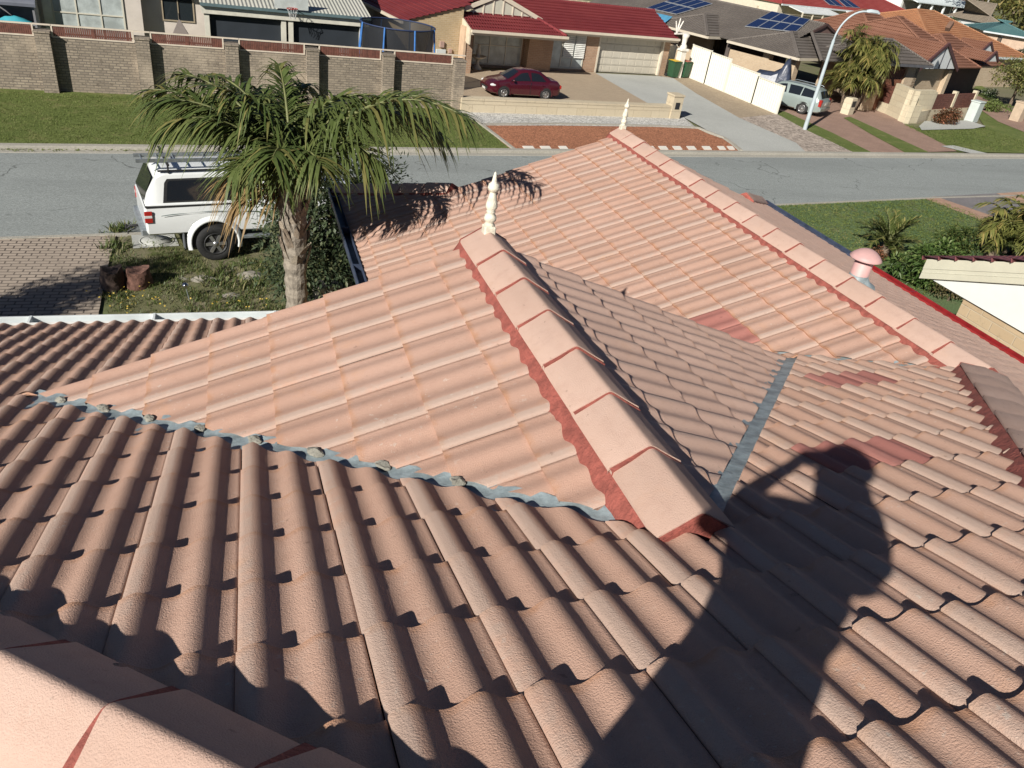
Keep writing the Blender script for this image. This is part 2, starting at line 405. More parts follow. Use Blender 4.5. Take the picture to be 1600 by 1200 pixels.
# ---- ridge and hip caps
CAPH = [1.0]
def cap_ring(s_, k=1.0):
    w_ = .148*k; h = .088*k*CAPH[0]
    return [(-w_, -.014), (-w_*.985, .004), (-w_*.5, h*.53), (-w_*.22, h*.83), (-w_*.12, h*.93), (-w_*.05, h*.985), (w_*.0, h), (w_*.05, h*.985), (w_*.12, h*.93), (w_*.22, h*.83), (w_*.5, h*.53), (w_*.985, .004), (w_, -.014)]
def capping(p0, p1, lift=-.03, first_over=True, n_name='ridge_mortar', cap_len=.385, drop=.0, spread=T*S2*0+T, pw=.016, mort=(.200, .10)):
    """caps from p0 (low / covered end) to p1 (overlapping end)"""
    p0 = Vector(p0); p1 = Vector(p1); t = (p1-p0).normalized(); L = (p1-p0).length
    x = t.cross(Vector((0, 0, 1))).normalized(); z = x.cross(t).normalized()
    bed = MB()
    # mortar bed: a sheet each side running from under the cap down into the tiles, and end fills
    for sg in (-1, 1):
        rows = []; n = max(4, int(L/.04))
        for i in range(n+1):
            c = p0+t*(L*i/n); a = random.uniform(-.006, .006)
            rows.append([c+x*(sg*.120)+z*(lift-.004), c+x*(sg*(.153+a*.4))+z*(lift-.014), c+x*(sg*(mort[0]+a))+z*(lift-mort[1]), c+x*(sg*(mort[0]+.01))+z*(lift-mort[1]-.1)])
        bed.grid([r[::-1] for r in rows] if sg > 0 else rows, True)
    for e, q in ((p0, -1), (p1, 1)):
        P = [e+t*(q*.014)+x*a*1.03+z*(lift+b*1.03+(.011 if q < 0 else -.004)) for a, b in cap_ring(0)]
        P += [e+t*(q*.014)+x*.215+z*(lift-mort[1]-.02), e+t*(q*.014)-x*.215+z*(lift-mort[1]-.02)]
        bed.add(P, [tuple(range(len(P))) if q < 0 else tuple(range(len(P)-1, -1, -1))])
    # pointing between caps
    nc = max(1, round(L/cap_len)); cl = L/nc
    bo = bed.build(n_name, MORT, house)
    for i in range(nc):
        m = MB(); a0 = i*cl; a1 = (i+1)*cl
        rj = random.Random(i*31+int(L*100)); jx = rj.uniform(-.004, .004); jz = rj.uniform(-.003, .003)
        rings = []
        st_ = [(a0, 1.03, .008), (a0+.012, 1.033, .010), (a0+cl*.5, 1.015, .005), (a1-.02, 1.0, .001), (a1+.03, .985, -.004)]
        if i == nc-1: st_[-1] = (a1, .99, -.001)
        for s_, k, dz in st_:
            rings.append([p0+t*s_+x*(a+jx)+z*(b+lift+dz+jz) for a, b in cap_ring(0, k)])
        m.grid(rings, True)
        # thickness of the leading edge
        r0 = rings[0]; ri = [p-z*.014 for p in r0]
        m.add(r0+ri, [(k, k+len(r0), k+1+len(r0), k+1) for k in range(len(r0)-1)])
        o = m.build('ridge_cap', CAPM, bo)
        att = o.data.attributes.new('tile', 'FLOAT_COLOR', 'POINT'); rv = rj.random()
        for k in range(len(o.data.vertices)): att.data[k].color = (rv, .5, .6, 1)
        # thin line of red pointing under the leading edge
        q = MB(); w_ = random.Random(i+5)
        ra = [p0+t*(a0-.004-pw*min(1, abs(a)/.13)-w_.uniform(0, .004))+x*(a*.985+jx)+z*(b+lift+jz+.004) for a, b in cap_ring(0, 1.035)[1:-1]]
        rb = [p0+t*(a0+.02)+x*(a*.98+jx)+z*(b+lift+jz+.003) for a, b in cap_ring(0, 1.03)[1:-1]]
        rc = [p-z*.02+t*.0 for p in ra]
        q.grid([ra, rb], True); q.grid([rc, ra], False); q.build('pointing', MORT, bo)
    return bo
RZ = .03
capping((V1, U1-.03, -H1+RZ+.030), (V1, UP0+.05, -H1+RZ))
capping((V2, U2-.05, -H2+RZ), (V2, UF+.05, -H2+RZ))
CAPH[0] = 1.22
capping((VEE, UE, EAVE+RZ+.0), (VA+.1, UA-.1, zA(UA-.1)+RZ), mort=(.208, .09), pw=.034)
CAPH[0] = .22
capping((V2-.02, U2-.02, -H2+RZ+.05), (VA, UA, zA(UA)+RZ+.05), mort=(.235, .13))
CAPH[0] = 1.0
capping((VCE, UHE, EAVE+RZ), (VV-.02, UF+.02, ZV+RZ), mort=(.208, .09))
capping((VGE, UHE, EAVE+RZ), (2*V2-VV+.02, UF+.02, ZV+RZ), mort=(.208, .09))
# ---- valley trays
def valley(a, b, hn, hp, nseg, wob, name='valley_flashing', zoff=.0):
    a = Vector(a); b = Vector(b); t = (b-a).normalized(); x = t.cross(Vector((0, 0, 1))).normalized()
    rows = []; rr = random.Random(3)
    for i in range(nseg+1):
        c = a+(b-a)*(i/nseg)+Vector((0, 0, zoff)); k = rr.uniform(-wob, wob); k2 = rr.uniform(-wob, wob)
        q = T*S2*.93; rows.append([c-x*(hn+k)+Vector((0, 0, hn*q+k*.5)), c-x*hn*.5+Vector((0, 0, hn*q*.5+k2*.6)), c+Vector((0, 0, .004+k*.4)), c+x*hp*.5+Vector((0, 0, hp*q*.5+k*.6)), c+x*(hp+k2)+Vector((0, 0, hp*q+k2*.5))])
    m = MB(); m.grid([r[::-1] for r in rows], True); return m.build(name, LEAD, house)
valley((V1, U1-.03, -H1+.014), (V1-LG-.03, UP0+.03, -H1-T*LG+.005), .19, .06, 90, .006)
valley((V1, U1-.03, -H1+.008), (V1+LG+.03, UP0+.03, -H1-T*LG+.004), .05, .18, 90, .006)
valley((V2, U2, -H2+.002), (VCE, UE, EAVE+.002), .08, .08, 60, .004)

# lead dressing and mortar lumps at the left valley
rr = random.Random(12); LUMP = plain('grey_mortar', (.27, .26, .22), .95, .3, 20, bmp=.01, bscale=60)
for k in range(8):
    f = .24+k*.098; c = Vector((V1-LG*f-.020, U1+LG*f+.020, -H1-T*LG*f+.024)); rows = []; ln = rr.uniform(.05, .09)
    for i in range(6):
        row = []
        for q in range(8):
            a_ = 2*pi*q/8; r_ = .016*(sin(pi*(i+.3)/5.6)+.15)*rr.uniform(.6, 1.25)
            p = c+Vector((-S2, S2, 0))*(ln*(i/5-.5))+Vector((S2, S2, 0))*r_*cos(a_)*1.5+Vector((0, 0, r_*sin(a_))); row.append(p)
        rows.append(row)
    m = MB(); m.grid(rows, False, True); m.add(rows[0], [tuple(range(8))]); m.add(rows[-1], [tuple(range(8))]); m.build('mortar_lump', LUMP, house)

# ---- finials: turned timber posts on the ends of the two ridges
def finial(x, y, z, h, tip):
    f = h/.52
    m = MB(); m.m = 0
    b = .052*f
    m.box((x-b, y-b, z-.10), (x+b, y+b, z+.055*f), .006)
    pr_ = [(.047, .055), (.050, .062), (.036, .078), (.034, .085), (.052, .105), (.055, .125), (.048, .150), (.032, .168), (.040, .178), (.041, .186), (.034, .195),
           (.050, .215), (.052, .235), (.047, .262), (.036, .310), (.028, .345), (.026, .352), (.036, .362), (.046, .370), (.047, .380), (.052, .386), (.050, .398), (.046, .412), (.046, .42), (.034, .43), (.024, .437), (.022, .45), (.016, .49), (.009, .52), (.0, .53)]
    m.lathe([(r*f, q*f) for r, q in pr_], (x, y, z), 18)
    return m.build('finial', FINW, house)
finial(V1, UP0-.02, -H1+.085, .355, 0)
finial(V2, UF-.02, -H2+.085, .385, 0)
# ---- gutters
def gutter(path, mat, wdt=.115, hgt=.085, out=None, name='gutter', joints=()):
    """square-line gutter; path along the eave, out = outward direction"""
    o = Vector(out); m = MB(); P = [Vector(p) for p in path]
    sec = [(0, .0), (0, -hgt), (wdt, -hgt), (wdt, .004), (wdt-.012, .004), (wdt-.012, -.012), (wdt-.004, -hgt+.004), (.004, -hgt+.006), (.004, 0)]
    rows = [[p+o*a+Vector((0, 0, b)) for a, b in sec] for p in P]
    m.grid(rows, False, True)
    for e, r in ((0, -1), (-1, 1)):
        q = [P[e]+o*a+Vector((0, 0, b)) for a, b in ((0, 0), (0, -hgt), (wdt, -hgt), (wdt, 0))]
        m.add(q, [(0, 1, 2, 3)])
    for f in joints:
        c = P[0]+(P[-1]-P[0])*f; t = (P[-1]-P[0]).normalized()
        m.extrude([c+o*a+Vector((0, 0, b)) for a, b in ((-.001, .002), (.0, -hgt-.002), (wdt+.002, -hgt-.002), (wdt+.002, .007), (wdt-.014, .007))], t*.022)
        m.bar(c+t*.01+Vector((0, 0, .006)), c+t*.01+o*(wdt-.006)+Vector((0, 0, .006)), .02, .004)
    return m.build(name, mat, house)
gz = EAVE+.035
gutter([(VEE, UE+.03, gz), (VCE-.1, UE+.03, gz)], WHITEG, .125, .09, (0, 1, 0), joints=(.30, .58, .72, .87, .95))
gutter([(VCE-.03, UE+.1, gz), (VCE-.03, UHE, gz)], BLUEGUT, .11, .085, (-1, 0, 0), joints=(.3, .6, .9))
gutter([(VGE+.03, -3, gz), (VGE+.03, 7.4, gz)], REDGUT, .12, .09, (1, 0, 0), joints=(.5, .62, .75, .9))
gutter([(VGE+.03, 7.401, gz), (VGE+.03, UHE, gz)], BLUEGUT, .12, .09, (1, 0, 0), name='gutter')
m = MB()
for a, b in (((VEE+.02, UE-.01), (VCE-.02, UE+.025)), ((VCE-.025, UE+.026), (VCE+.01, UHE-.02)), ((VGE-.01, -3), (VGE+.025, UHE-.02))):
    m.box((a[0], a[1], EAVE-.17), (b[0], b[1], EAVE-.0))
m.build('fascia', CREAM, house)
sl = MB(); sl.lathe([(.05, -.05), (.065, -.05), (.065, -.02), (.06, -.018), (.06, .03), (.065, .032), (.066, .06), (.052, .061), (.05, 0)], (0, 0, 0), 18)
# ---- vent pipe on the far side of the wing ridge
VENT = plain('pink_vent_paint', (.55, .33, .31), .55, .10, 9)
vx, vy = 4.52, 4.20; vz = -H2-T*(vx-V2)
m = MB(); m.lathe([(.084, -.1), (.082, .31), (.075, .312)], (vx, vy, vz), 24)
vp = m.build('vent_pipe', VENT, house)
m = MB(); m.lathe([(.142, .275), (.145, .282), (.12, .312), (.08, .345), (.04, .362), (.0, .366)], (vx, vy, vz), 28); m.build('cowl', VENT, vp)
m = MB(); m.lathe([(.20, -.035), (.17, .03), (.12, .055), (.088, .10), (.086, .12)], (vx, vy, vz), 20); fl = m.build('pipe_flashing', LEAD, vp)
# ================================================================== land and street
def onplane(px, py, P0, n):
    r = ray(px, py); n = Vector(n); return CAM + r*((Vector(P0)-CAM).dot(n)/r.dot(n))
def ground_mat(name, stops, scale=2.0, fine=30, rough=.95, bmp=.01, fvar=.35, warp=None):
    """mottled ground: list of colours blended by noise"""
    m, nt, b = new_mat(name)
    pos = nt.nodes.new('ShaderNodeNewGeometry').outputs['Position']
    n1 = noise(nt, scale*.35, 6, .62, pos); n2 = noise(nt, scale, 6, .65, pos); n3 = noise(nt, fine, 5, .7, pos)
    c = stops[0]
    c = mix(nt, ramp(nt, n1, .38, .62), stops[0], stops[1])
    if len(stops) > 2: c = mix(nt, ramp(nt, n2, .52, .66), c, stops[2])
    if len(stops) > 3: c = mix(nt, ramp(nt, noise(nt, scale*2.3, 4, .6, pos), .60, .70), c, stops[3])
    c = mix(nt, mth(nt, 'MULTIPLY', ramp(nt, n3, .35, .72), fvar), c, tuple(x*.45 for x in stops[0]))
    nt.links.new(c, b.inputs['Base Color']); b.inputs['Roughness'].default_value = rough; b.inputs['Specular IOR Level'].default_value = .2
    bump(nt, b, n3, bmp); return m
GRASS = ground_mat('verge_grass', [(.155, .190, .055), (.125, .165, .042), (.21, .215, .08)], 1.6, 26, bmp=.05, fvar=.45)
LAWN = ground_mat('lawn_grass', [(.130, .185, .080), (.105, .165, .066), (.175, .190, .095), (.14, .20, .08)], 1.2, 30, bmp=.03, fvar=.35)
YARD = ground_mat('weedy_yard', [(.25, .22, .145), (.16, .165, .075), (.10, .125, .035), (.085, .125, .03)], 1.7, 40, bmp=.03, fvar=.55)
LAND = ground_mat('suburban_land', [(.15, .16, .075), (.19, .17, .11), (.12, .15, .06)], .3, 9)
def aggregate(name, c, var=.5, s=60, big=.5, rough=.92, bmp=.004):
    m, nt, b = new_mat(name)
    pos = nt.nodes.new('ShaderNodeNewGeometry').outputs['Position']
    v = nt.nodes.new('ShaderNodeTexVoronoi'); v.inputs['Scale'].default_value = s; nt.links.new(pos, v.inputs['Vector'])
    n1 = noise(nt, big, 5, .6, pos); n2 = noise(nt, big*12, 5, .65, pos)
    g = nt.nodes.new('ShaderNodeSeparateColor'); nt.links.new(v.outputs['Color'], g.inputs[0])
    cc = mix(nt, g.outputs[0], tuple(x*(1-var) for x in c), tuple(min(1, x*(1+var)) for x in c))
    cc = mix(nt, mth(nt, 'MULTIPLY', ramp(nt, n1, .35, .7), .35), cc, tuple(x*.72 for x in c))
    cc = mix(nt, mth(nt, 'MULTIPLY', ramp(nt, n2, .5, .75), .25), cc, tuple(min(1, x*1.3) for x in c))
    nt.links.new(cc, b.inputs['Base Color']); b.inputs['Roughness'].default_value = rough; b.inputs['Specular IOR Level'].default_value = .25
    bump(nt, b, v.outputs['Distance'], bmp); return m
def asphalt(name, c):
    m, nt, b = new_mat(name)
    pos = nt.nodes.new('ShaderNodeNewGeometry').outputs['Position']
    mp = nt.nodes.new('ShaderNodeMapping'); mp.inputs['Rotation'].default_value = (0, 0, -.125); mp.inputs['Scale'].default_value = (.06, .9, 1); nt.links.new(pos, mp.inputs['Vector'])
    v = nt.nodes.new('ShaderNodeTexVoronoi'); v.inputs['Scale'].default_value = 55; nt.links.new(pos, v.inputs['Vector'])
    g = nt.nodes.new('ShaderNodeSeparateColor'); nt.links.new(v.outputs['Color'], g.inputs[0])
    cc = mix(nt, g.outputs[0], tuple(x*.72 for x in c), tuple(x*1.28 for x in c))
    lane = noise(nt, 1.0, 4, .6, mp.outputs[0]); blot = noise(nt, .45, 6, .65, pos); spot = noise(nt, 1.7, 3, .5, pos)
    cc = mix(nt, mth(nt, 'MULTIPLY', ramp(nt, lane, .42, .66), .34), cc, tuple(x*.66 for x in c))
    cc = mix(nt, mth(nt, 'MULTIPLY', ramp(nt, blot, .45, .7), .22), cc, tuple(x*1.25 for x in c))
    cc = mix(nt, mth(nt, 'MULTIPLY', ramp(nt, spot, .70, .78), .5), cc, tuple(x*.45 for x in c))
    cr = nt.nodes.new('ShaderNodeTexVoronoi'); cr.feature = 'DISTANCE_TO_EDGE'; cr.inputs['Scale'].default_value = .32
    wv = nt.nodes.new('ShaderNodeVectorMath'); wv.operation = 'ADD'; nt.links.new(pos, wv.inputs[0]); nz = nt.nodes.new('ShaderNodeTexNoise'); nz.inputs['Scale'].default_value = 1.3; nt.links.new(pos, nz.inputs['Vector']); nt.links.new(nz.outputs['Color'], wv.inputs[1]); nt.links.new(wv.outputs[0], cr.inputs['Vector'])
    k = mth(nt, 'MULTIPLY', mth(nt, 'LESS_THAN', cr.outputs['Distance'], .006), ramp(nt, blot, .50, .56))
    cc = mix(nt, mth(nt, 'MULTIPLY', k, .7), cc, tuple(x*.35 for x in c))
    nt.links.new(cc, b.inputs['Base Color']); b.inputs['Roughness'].default_value = .9; b.inputs['Specular IOR Level'].default_value = .25
    bump(nt, b, v.outputs['Distance'], .004); return m
ASPH = asphalt('weathered_asphalt', (.265, .285, .275))
CONC = aggregate('driveway_concrete', (.42, .425, .395), .10, 40, .35)
KERB = aggregate('kerb_concrete', (.36, .34, .29), .14, 30, .6)
REDG = aggregate('red_gravel', (.36, .155, .085), .5, 22, .5, bmp=.02)
PEBB = aggregate('white_pebbles', (.50, .49, .46), .45, 16, .8, bmp=.03)
SAND = aggregate('sandy_ground', (.34, .27, .19), .16, 12, .5)
STON = aggregate('pinkish_stones', (.37, .31, .26), .45, 9, .7, bmp=.03)
REDPAVE = brick_mat('red_paver', (.37, .235, .175), (.32, .20, .15), (.26, .19, .15), .22, .11, .008)
TANPAVE = brick_mat('tan_paver', (.44, .345, .24), (.39, .30, .21), (.31, .24, .165), .22, .11, .008, var=.2)
GREYPAVE = brick_mat('grey_paver', (.235, .215, .215), (.20, .19, .19), (.16, .15, .15), .22, .11, .008)
LIME = brick_mat('limestone_blocks', (.56, .48, .345), (.50, .42, .29), (.40, .33, .23), 1.0, .34, .012, var=.15)

def land(name, pts, mat, z, thick=0, world=False):
    P = [Vector((p[0], p[1], G+z)) if world else at(p[0], p[1], G+z) for p in pts]
    n = sum(P[i].x*P[(i+1) % len(P)].y-P[(i+1) % len(P)].x*P[i].y for i in range(len(P)))
    if n < 0: P = P[::-1]
    m = MB()
    if thick: m.extrude(P, (0, 0, -thick))
    else: m.add(P, [tuple(range(len(P)))])
    o = m.build(name, mat); tag(o, kind='structure'); return o
m = MB(); m.add([(-500, -300, G-.03), (700, -300, G-.03), (700, 900, G-.03), (-500, 900, G-.03)], [(0, 1, 2, 3)])
tag(m.build('ground', LAND), kind='structure')
NL, NR = (-3.40, 16.91), (24.5, 21.34); FL, FR = (-2.30, 23.38), (21.82, 26.40)
near_e = [(-90, NL[1]-86.6*.125), NL, NR, (150, NR[1]+125.5*.125)]
far_e = [(150, FR[1]+128.2*.125), FR, FL, (-90, FL[1]-87.7*.125)]
land('road', near_e+far_e, ASPH, .0, world=True)
def strip(name, line, w0, w1, z0, z1, mat):
    """raised strip beside a plan line, offset from w0 to w1 to its left"""
    L = [Vector((p[0], p[1], 0)) for p in line]; ring = []
    for i, p in enumerate(L):
        t = (L[min(i+1, len(L)-1)]-L[max(i-1, 0)]).normalized(); ring.append((p, Vector((-t.y, t.x, 0))))
    m = MB()
    rows = [[p+n*w0+Vector((0, 0, G+z0)), p+n*(w0+.02)+Vector((0, 0, G+z1-.015)), p+n*(w0+.05)+Vector((0, 0, G+z1)), p+n*w1+Vector((0, 0, G+z1)), p+n*w1+Vector((0, 0, G+z0))] for p, n in ring]
    m.grid([r[::-1] for r in rows], False); return tag(m.build(name, mat), kind='structure')
strip('kerb', [(p[0], p[1]) for p in far_e[::-1]], 0, .28, -.02, .10, KERB)
strip('gutter_strip', [(p[0], p[1]) for p in far_e[::-1]], -.32, 0, -.02, .012, KERB)
strip('road_edge', [(p[0], p[1]) for p in near_e[::-1]], 0, .16, -.02, .03, KERB)
# far side, left to right
land('grass_verge', [(-60, 16.6), (-60, 40), at(716, 150).xy, at(716, 172).xy, at(752, 196).xy, at(804, 236).xy], GRASS, .02, world=True)
land('red_gravel_bed', [(752, 196), (804, 238), (1157, 238), (1143, 226), (1130, 217), (1105, 208), (1090, 201), (1020, 198), (870, 196)], REDG, .024)
land('white_pebble_strip', [(714, 172), (752, 196), (870, 196), (1020, 198), (1090, 201), (1068, 183), (900, 172)], PEBB, .028)
land('paved_forecourt', [(716, 176), (716, 108), (930, 113), (1010, 160), (1066, 186)], TANPAVE, .016)
land('concrete_driveway', [(930, 114), (1030, 119), (1052, 122), (1088, 146), (1155, 184), (1244, 223), (1262, 239), (1148, 239), (1130, 217), (1068, 183), (1010, 160)], CONC, .020)
land('sandy_strip', [(1030, 117), (1075, 119), (1130, 144), (1214, 178), (1158, 186), (1088, 147)], SAND, .012)
land('stone_verge', [(1155, 184), (1214, 178), (1260, 203), (1338, 240), (1262, 240), (1244, 223)], STON, .024)
land('grass_strip', [(1210, 176), (1226, 174), (1300, 207), (1362, 238), (1336, 240), (1258, 203)], GRASS, .018)
land('paved_driveway', [(1190, 160), (1300, 140), (1345, 150), (1412, 193), (1500, 236), (1360, 240), (1300, 207), (1226, 176)], REDPAVE, .008)
land('grass_median', [(1318, 184), (1328, 182), (1390, 210), (1452, 238), (1414, 238), (1360, 209)], GRASS, .022)
land('grass_lawn', [(1412, 193), (1432, 200), (1540, 200), (1520, 170), (1510, 150), (1530, 130), (1640, 220), (1640, 240), (1497, 237)], GRASS, .012)
land('brick_path', [(1500, 150), (1530, 150), (1640, 205), (1640, 222), (1560, 190)], REDPAVE, .028)
land('footpath', [(1490, 227), (1545, 240), (1520, 240), (1470, 228)], CONC, .03)
# near side
land('paver_driveway', [(-9, 7), (-3.25, 7.5), at(165, 430).xy, at(181, 369).xy, (-3.45, 16.86), (-9, 16.1)], brick_mat('driveway_paver', (.40, .33, .265), (.36, .295, .235), (.10, .08, .065), .26, .13, .016, var=.25), .012, world=True)
land('yard', [(-3.3, 4), (1.2, 4), (.7, 17.3), (-3.4, 16.9)], YARD, .004, world=True)
land('manhole_surround', [(205, 367), (272, 365), (280, 384), (208, 388)], CONC, .02)
m = MB(); c = at(245, 376, G+.02)
m.lathe([(.36, .0), (.36, .008), (.33, .008), (.33, .0)], c, 36)
m.lathe([(.32, .001), (.32, .006), (.0, .007)], c, 36)
tag(m.build('manhole_cover', CONC), 'round concrete manhole cover set in a slab at the road edge', 'manhole cover')
land('lawn', [(8.0, 7.5), (8.0, 18.6), at(1462, 309).xy, at(1570, 346).xy, (31, 12), (24, 6)], LAWN, .006, world=True)
land('paver_border', [(1442, 309), (1462, 307), (1600, 354), (1640, 370), (1640, 385), (1580, 362)], plain('salmon_paver', (.38, .24, .17), .9, .15, 5), .016)
land('grey_driveway', [(1462, 307), (1557, 302), (1640, 335), (1640, 372), (1600, 354)], GREYPAVE, .012)
land('salmon_paving', [(1557, 302), (1640, 297), (1640, 336)], plain('salmon_paver_field', (.42, .27, .19), .9, .15, 5), .016)

# ------------------------------------------------------------------ foliage helpers
def leafm(name, a, b_, c=None, trans=.25):
    """leaf surface; colour varies from leaf to leaf"""
    m, nt, b = new_mat(name)
    at_ = nt.nodes.new('ShaderNodeAttribute'); at_.attribute_name = 'leaf'
    s = nt.nodes.new('ShaderNodeSeparateColor'); nt.links.new(at_.outputs['Color'], s.inputs[0])
    col_ = mix(nt, s.outputs[0], a, b_)
    if c: col_ = mix(nt, ramp(nt, s.outputs[1], .62, .9), col_, c)
    nt.links.new(col_, b.inputs['Base Color']); b.inputs['Roughness'].default_value = .5; b.inputs['Specular IOR Level'].default_value = .35
    tr = nt.nodes.new('ShaderNodeBsdfTranslucent'); nt.links.new(col_, tr.inputs['Color'])
    ms = nt.nodes.new('ShaderNodeMixShader'); ms.inputs[0].default_value = trans
    nt.links.new(b.outputs[0], ms.inputs[1]); nt.links.new(tr.outputs[0], ms.inputs[2])
    nt.links.new(ms.outputs[0], nt.nodes['Material Output'].inputs['Surface']); return m
class Leaves:
    def __init__(s): s.m = MB(); s.c = []
    def face(s, vs, fs, rnd=None, g=0.0):
        r = random.random() if rnd is None else rnd
        s.m.add(vs, fs, False); s.c += [(r, g, 0, 1)]*len(vs)
    def leaf(s, p, d, l, w_, rnd=None, g=None, droop=.25):
        d = Vector(d).normalized(); x = d.cross(Vector((random.uniform(-.4, .4), random.uniform(-.4, .4), 1)))
        x = x.normalized() if x.length > 1e-4 else Vector((1, 0, 0)); p = Vector(p)
        q = p+d*l*.5; e = p+d*l+Vector((0, 0, -droop*l))
        s.face([p, q-x*w_/2, e, q+x*w_/2], [(0, 1, 2, 3)], rnd, random.random() if g is None else g)
    def blade(s, p, d, l, w_, droop=.5, n=3, rnd=None, g=0.0):
        d = Vector(d).normalized(); x = d.cross(Vector((0, 0, 1)))
        x = x.normalized() if x.length > 1e-4 else Vector((1, 0, 0)); vs = []; p = Vector(p)
        for i in range(n+1):
            f = i/n; c = p+d*l*f+Vector((0, 0, -droop*l*f*f)); ww = w_*(1-f**2)*.5+.0008
            vs += [c-x*ww, c+x*ww]
        s.face(vs, [(2*i, 2*i+1, 2*i+3, 2*i+2) for i in range(n)], rnd, g)
    def build(s, name, mat, parent=None):
        o = s.m.build(name, mat, parent, uv=False)
        a = o.data.attributes.new('leaf', 'FLOAT_COLOR', 'POINT')
        a.data.foreach_set('color', [x for c in s.c for x in c]); return o
BARK = plain('grey_bark', (.16, .12, .085), .95, .3, 12, bmp=.01, bscale=30)
LEAF = leafm('garden_leaf', (.035, .060, .016), (.075, .115, .030), (.16, .17, .05))
LEAFD = leafm('dark_leaf', (.016, .032, .012), (.035, .058, .020))
LEAFO = leafm('olive_leaf', (.075, .085, .022), (.13, .13, .035), (.24, .19, .06))
def crown(L, c, rad, n, size, clumps=14, squash=(1, 1, 1), inner=.35, droop=.3):
    """leaves gathered in clumps spread through an uneven volume"""
    c = Vector(c); cl = []
    for i in range(clumps):
        while True:
            v = Vector((random.uniform(-1, 1), random.uniform(-1, 1), random.uniform(-.8, 1)))
            if inner < v.length < 1: break
        cl.append((c+Vector((v.x*squash[0], v.y*squash[1], v.z*squash[2]))*rad*.72, rad*random.uniform(.26, .46), random.random()))
    for i in range(n):
        p, r, t = random.choice(cl)
        d = Vector((random.gauss(0, 1), random.gauss(0, 1), random.gauss(.25, 1))).normalized()
        q = p+Vector((d.x*squash[0], d.y*squash[1], d.z*squash[2]))*r*random.uniform(.45, 1.05)
        dd = (d+Vector((random.gauss(0, .5), random.gauss(0, .5), random.gauss(.1, .5)))).normalized()
        L.leaf(q, dd, size*random.uniform(.6, 1.4), size*random.uniform(.35, .6), min(1, max(0, t*.6+random.random()*.4)), droop=droop)
    return cl
def shrub(name, label, cat, px, py, r, n, size, mat, squash=(1, 1, .8), z=G, clumps=14, stem=True, group=None, P=None):
    b = Vector(P) if P is not None else at(px, py, z)
    t = thing(name, label, cat, b, 0, group)
    L = Leaves(); crown(L, (0, 0, r*squash[2]*.9), r, n, size, clumps, squash); L.build('foliage', mat, t)
    if stem:
        m = MB()
        for k in range(4):
            a = random.uniform(0, 6.28); m.tube([(0, 0, -.05), (cos(a)*r*.15, sin(a)*r*.15, r*.4), (cos(a)*r*.45, sin(a)*r*.45, r*1.0*squash[2])], [.03*r+.01, .022*r+.006, .006], 6)
        m.build('stem', BARK, t)
    return t
def tree(name, label, base, h, r, n, size, mat, trunk_r=.12, squash=(1, 1, .8), clumps=18, group=None):
    t = thing(name, label, 'tree', base, 0, group)
    L = Leaves(); cl = crown(L, (0, 0, h-r*squash[2]*.8), r, n, size, clumps, squash); L.build('crown', mat, t)
    m = MB(); m.tube([(0, 0, -.1), (.05, .03, h*.25), (-.04, .02, h*.5), (0, 0, h-r*.8)], [trunk_r*1.25, trunk_r, trunk_r*.75, trunk_r*.4], 8)
    for p, rr_, q in cl[:9]: m.tube([(0, 0, h*.42), ((p.x)*.45, p.y*.45, h*.42+(p.z-h*.42)*.6), tuple(p)], [trunk_r*.5, trunk_r*.3, .015], 6)
    m.build('trunk', BARK, t); return t

GBL = leafm('grass_blade', (.135, .180, .046), (.20, .235, .072), (.30, .28, .13), .3)
def blades(name, poly, n, h, dens=None):
    P = [Vector((p[0], p[1])) for p in poly]; xs = [p.x for p in P]; ys = [p.y for p in P]; L = Leaves(); rr = random.Random(n)
    def inside(x, y):
        c = False
        for i in range(len(P)):
            a, b = P[i], P[i-1]
            if (a.y > y) != (b.y > y) and x < (b.x-a.x)*(y-a.y)/(b.y-a.y)+a.x: c = not c
        return c
    k = 0
    while k < n:
        x = rr.uniform(min(xs), max(xs)); y = rr.uniform(min(ys), max(ys))
        if not inside(x, y): continue
        k += 1; t = rr.random(); q = (sin(x*.9+1.3*sin(y*.7))*cos(y*1.1)+1)/2
        for j in range(3):
            a = rr.uniform(0, 6.28); p = Vector((x+rr.uniform(-.05, .05), y+rr.uniform(-.05, .05), G+.015))
            L.blade(p, (cos(a)*.7, sin(a)*.7, rr.uniform(.5, 1.3)), h*rr.uniform(.6, 1.4), .03, .4, 1, min(1, .6*t+.4*q), rr.random()*(.55+.4*q))
    tag(L.build(name, GBL), kind='stuff')
vl = [(-11, 21.9), (-11, 28.9), at(716, 172).xy, at(752, 196).xy, at(800, 234).xy]
blades('grass', vl, 15000, .075)
blades('grass', [at(*p).xy for p in ((1150, 326), (1242, 320), (1455, 311), (1560, 348), (1490, 400), (1440, 470), (1300, 420))], 9000, .06)
blades('grass', [at(*p).xy for p in ((1412, 196), (1540, 200), (1640, 236), (1500, 236))], 2500, .08)
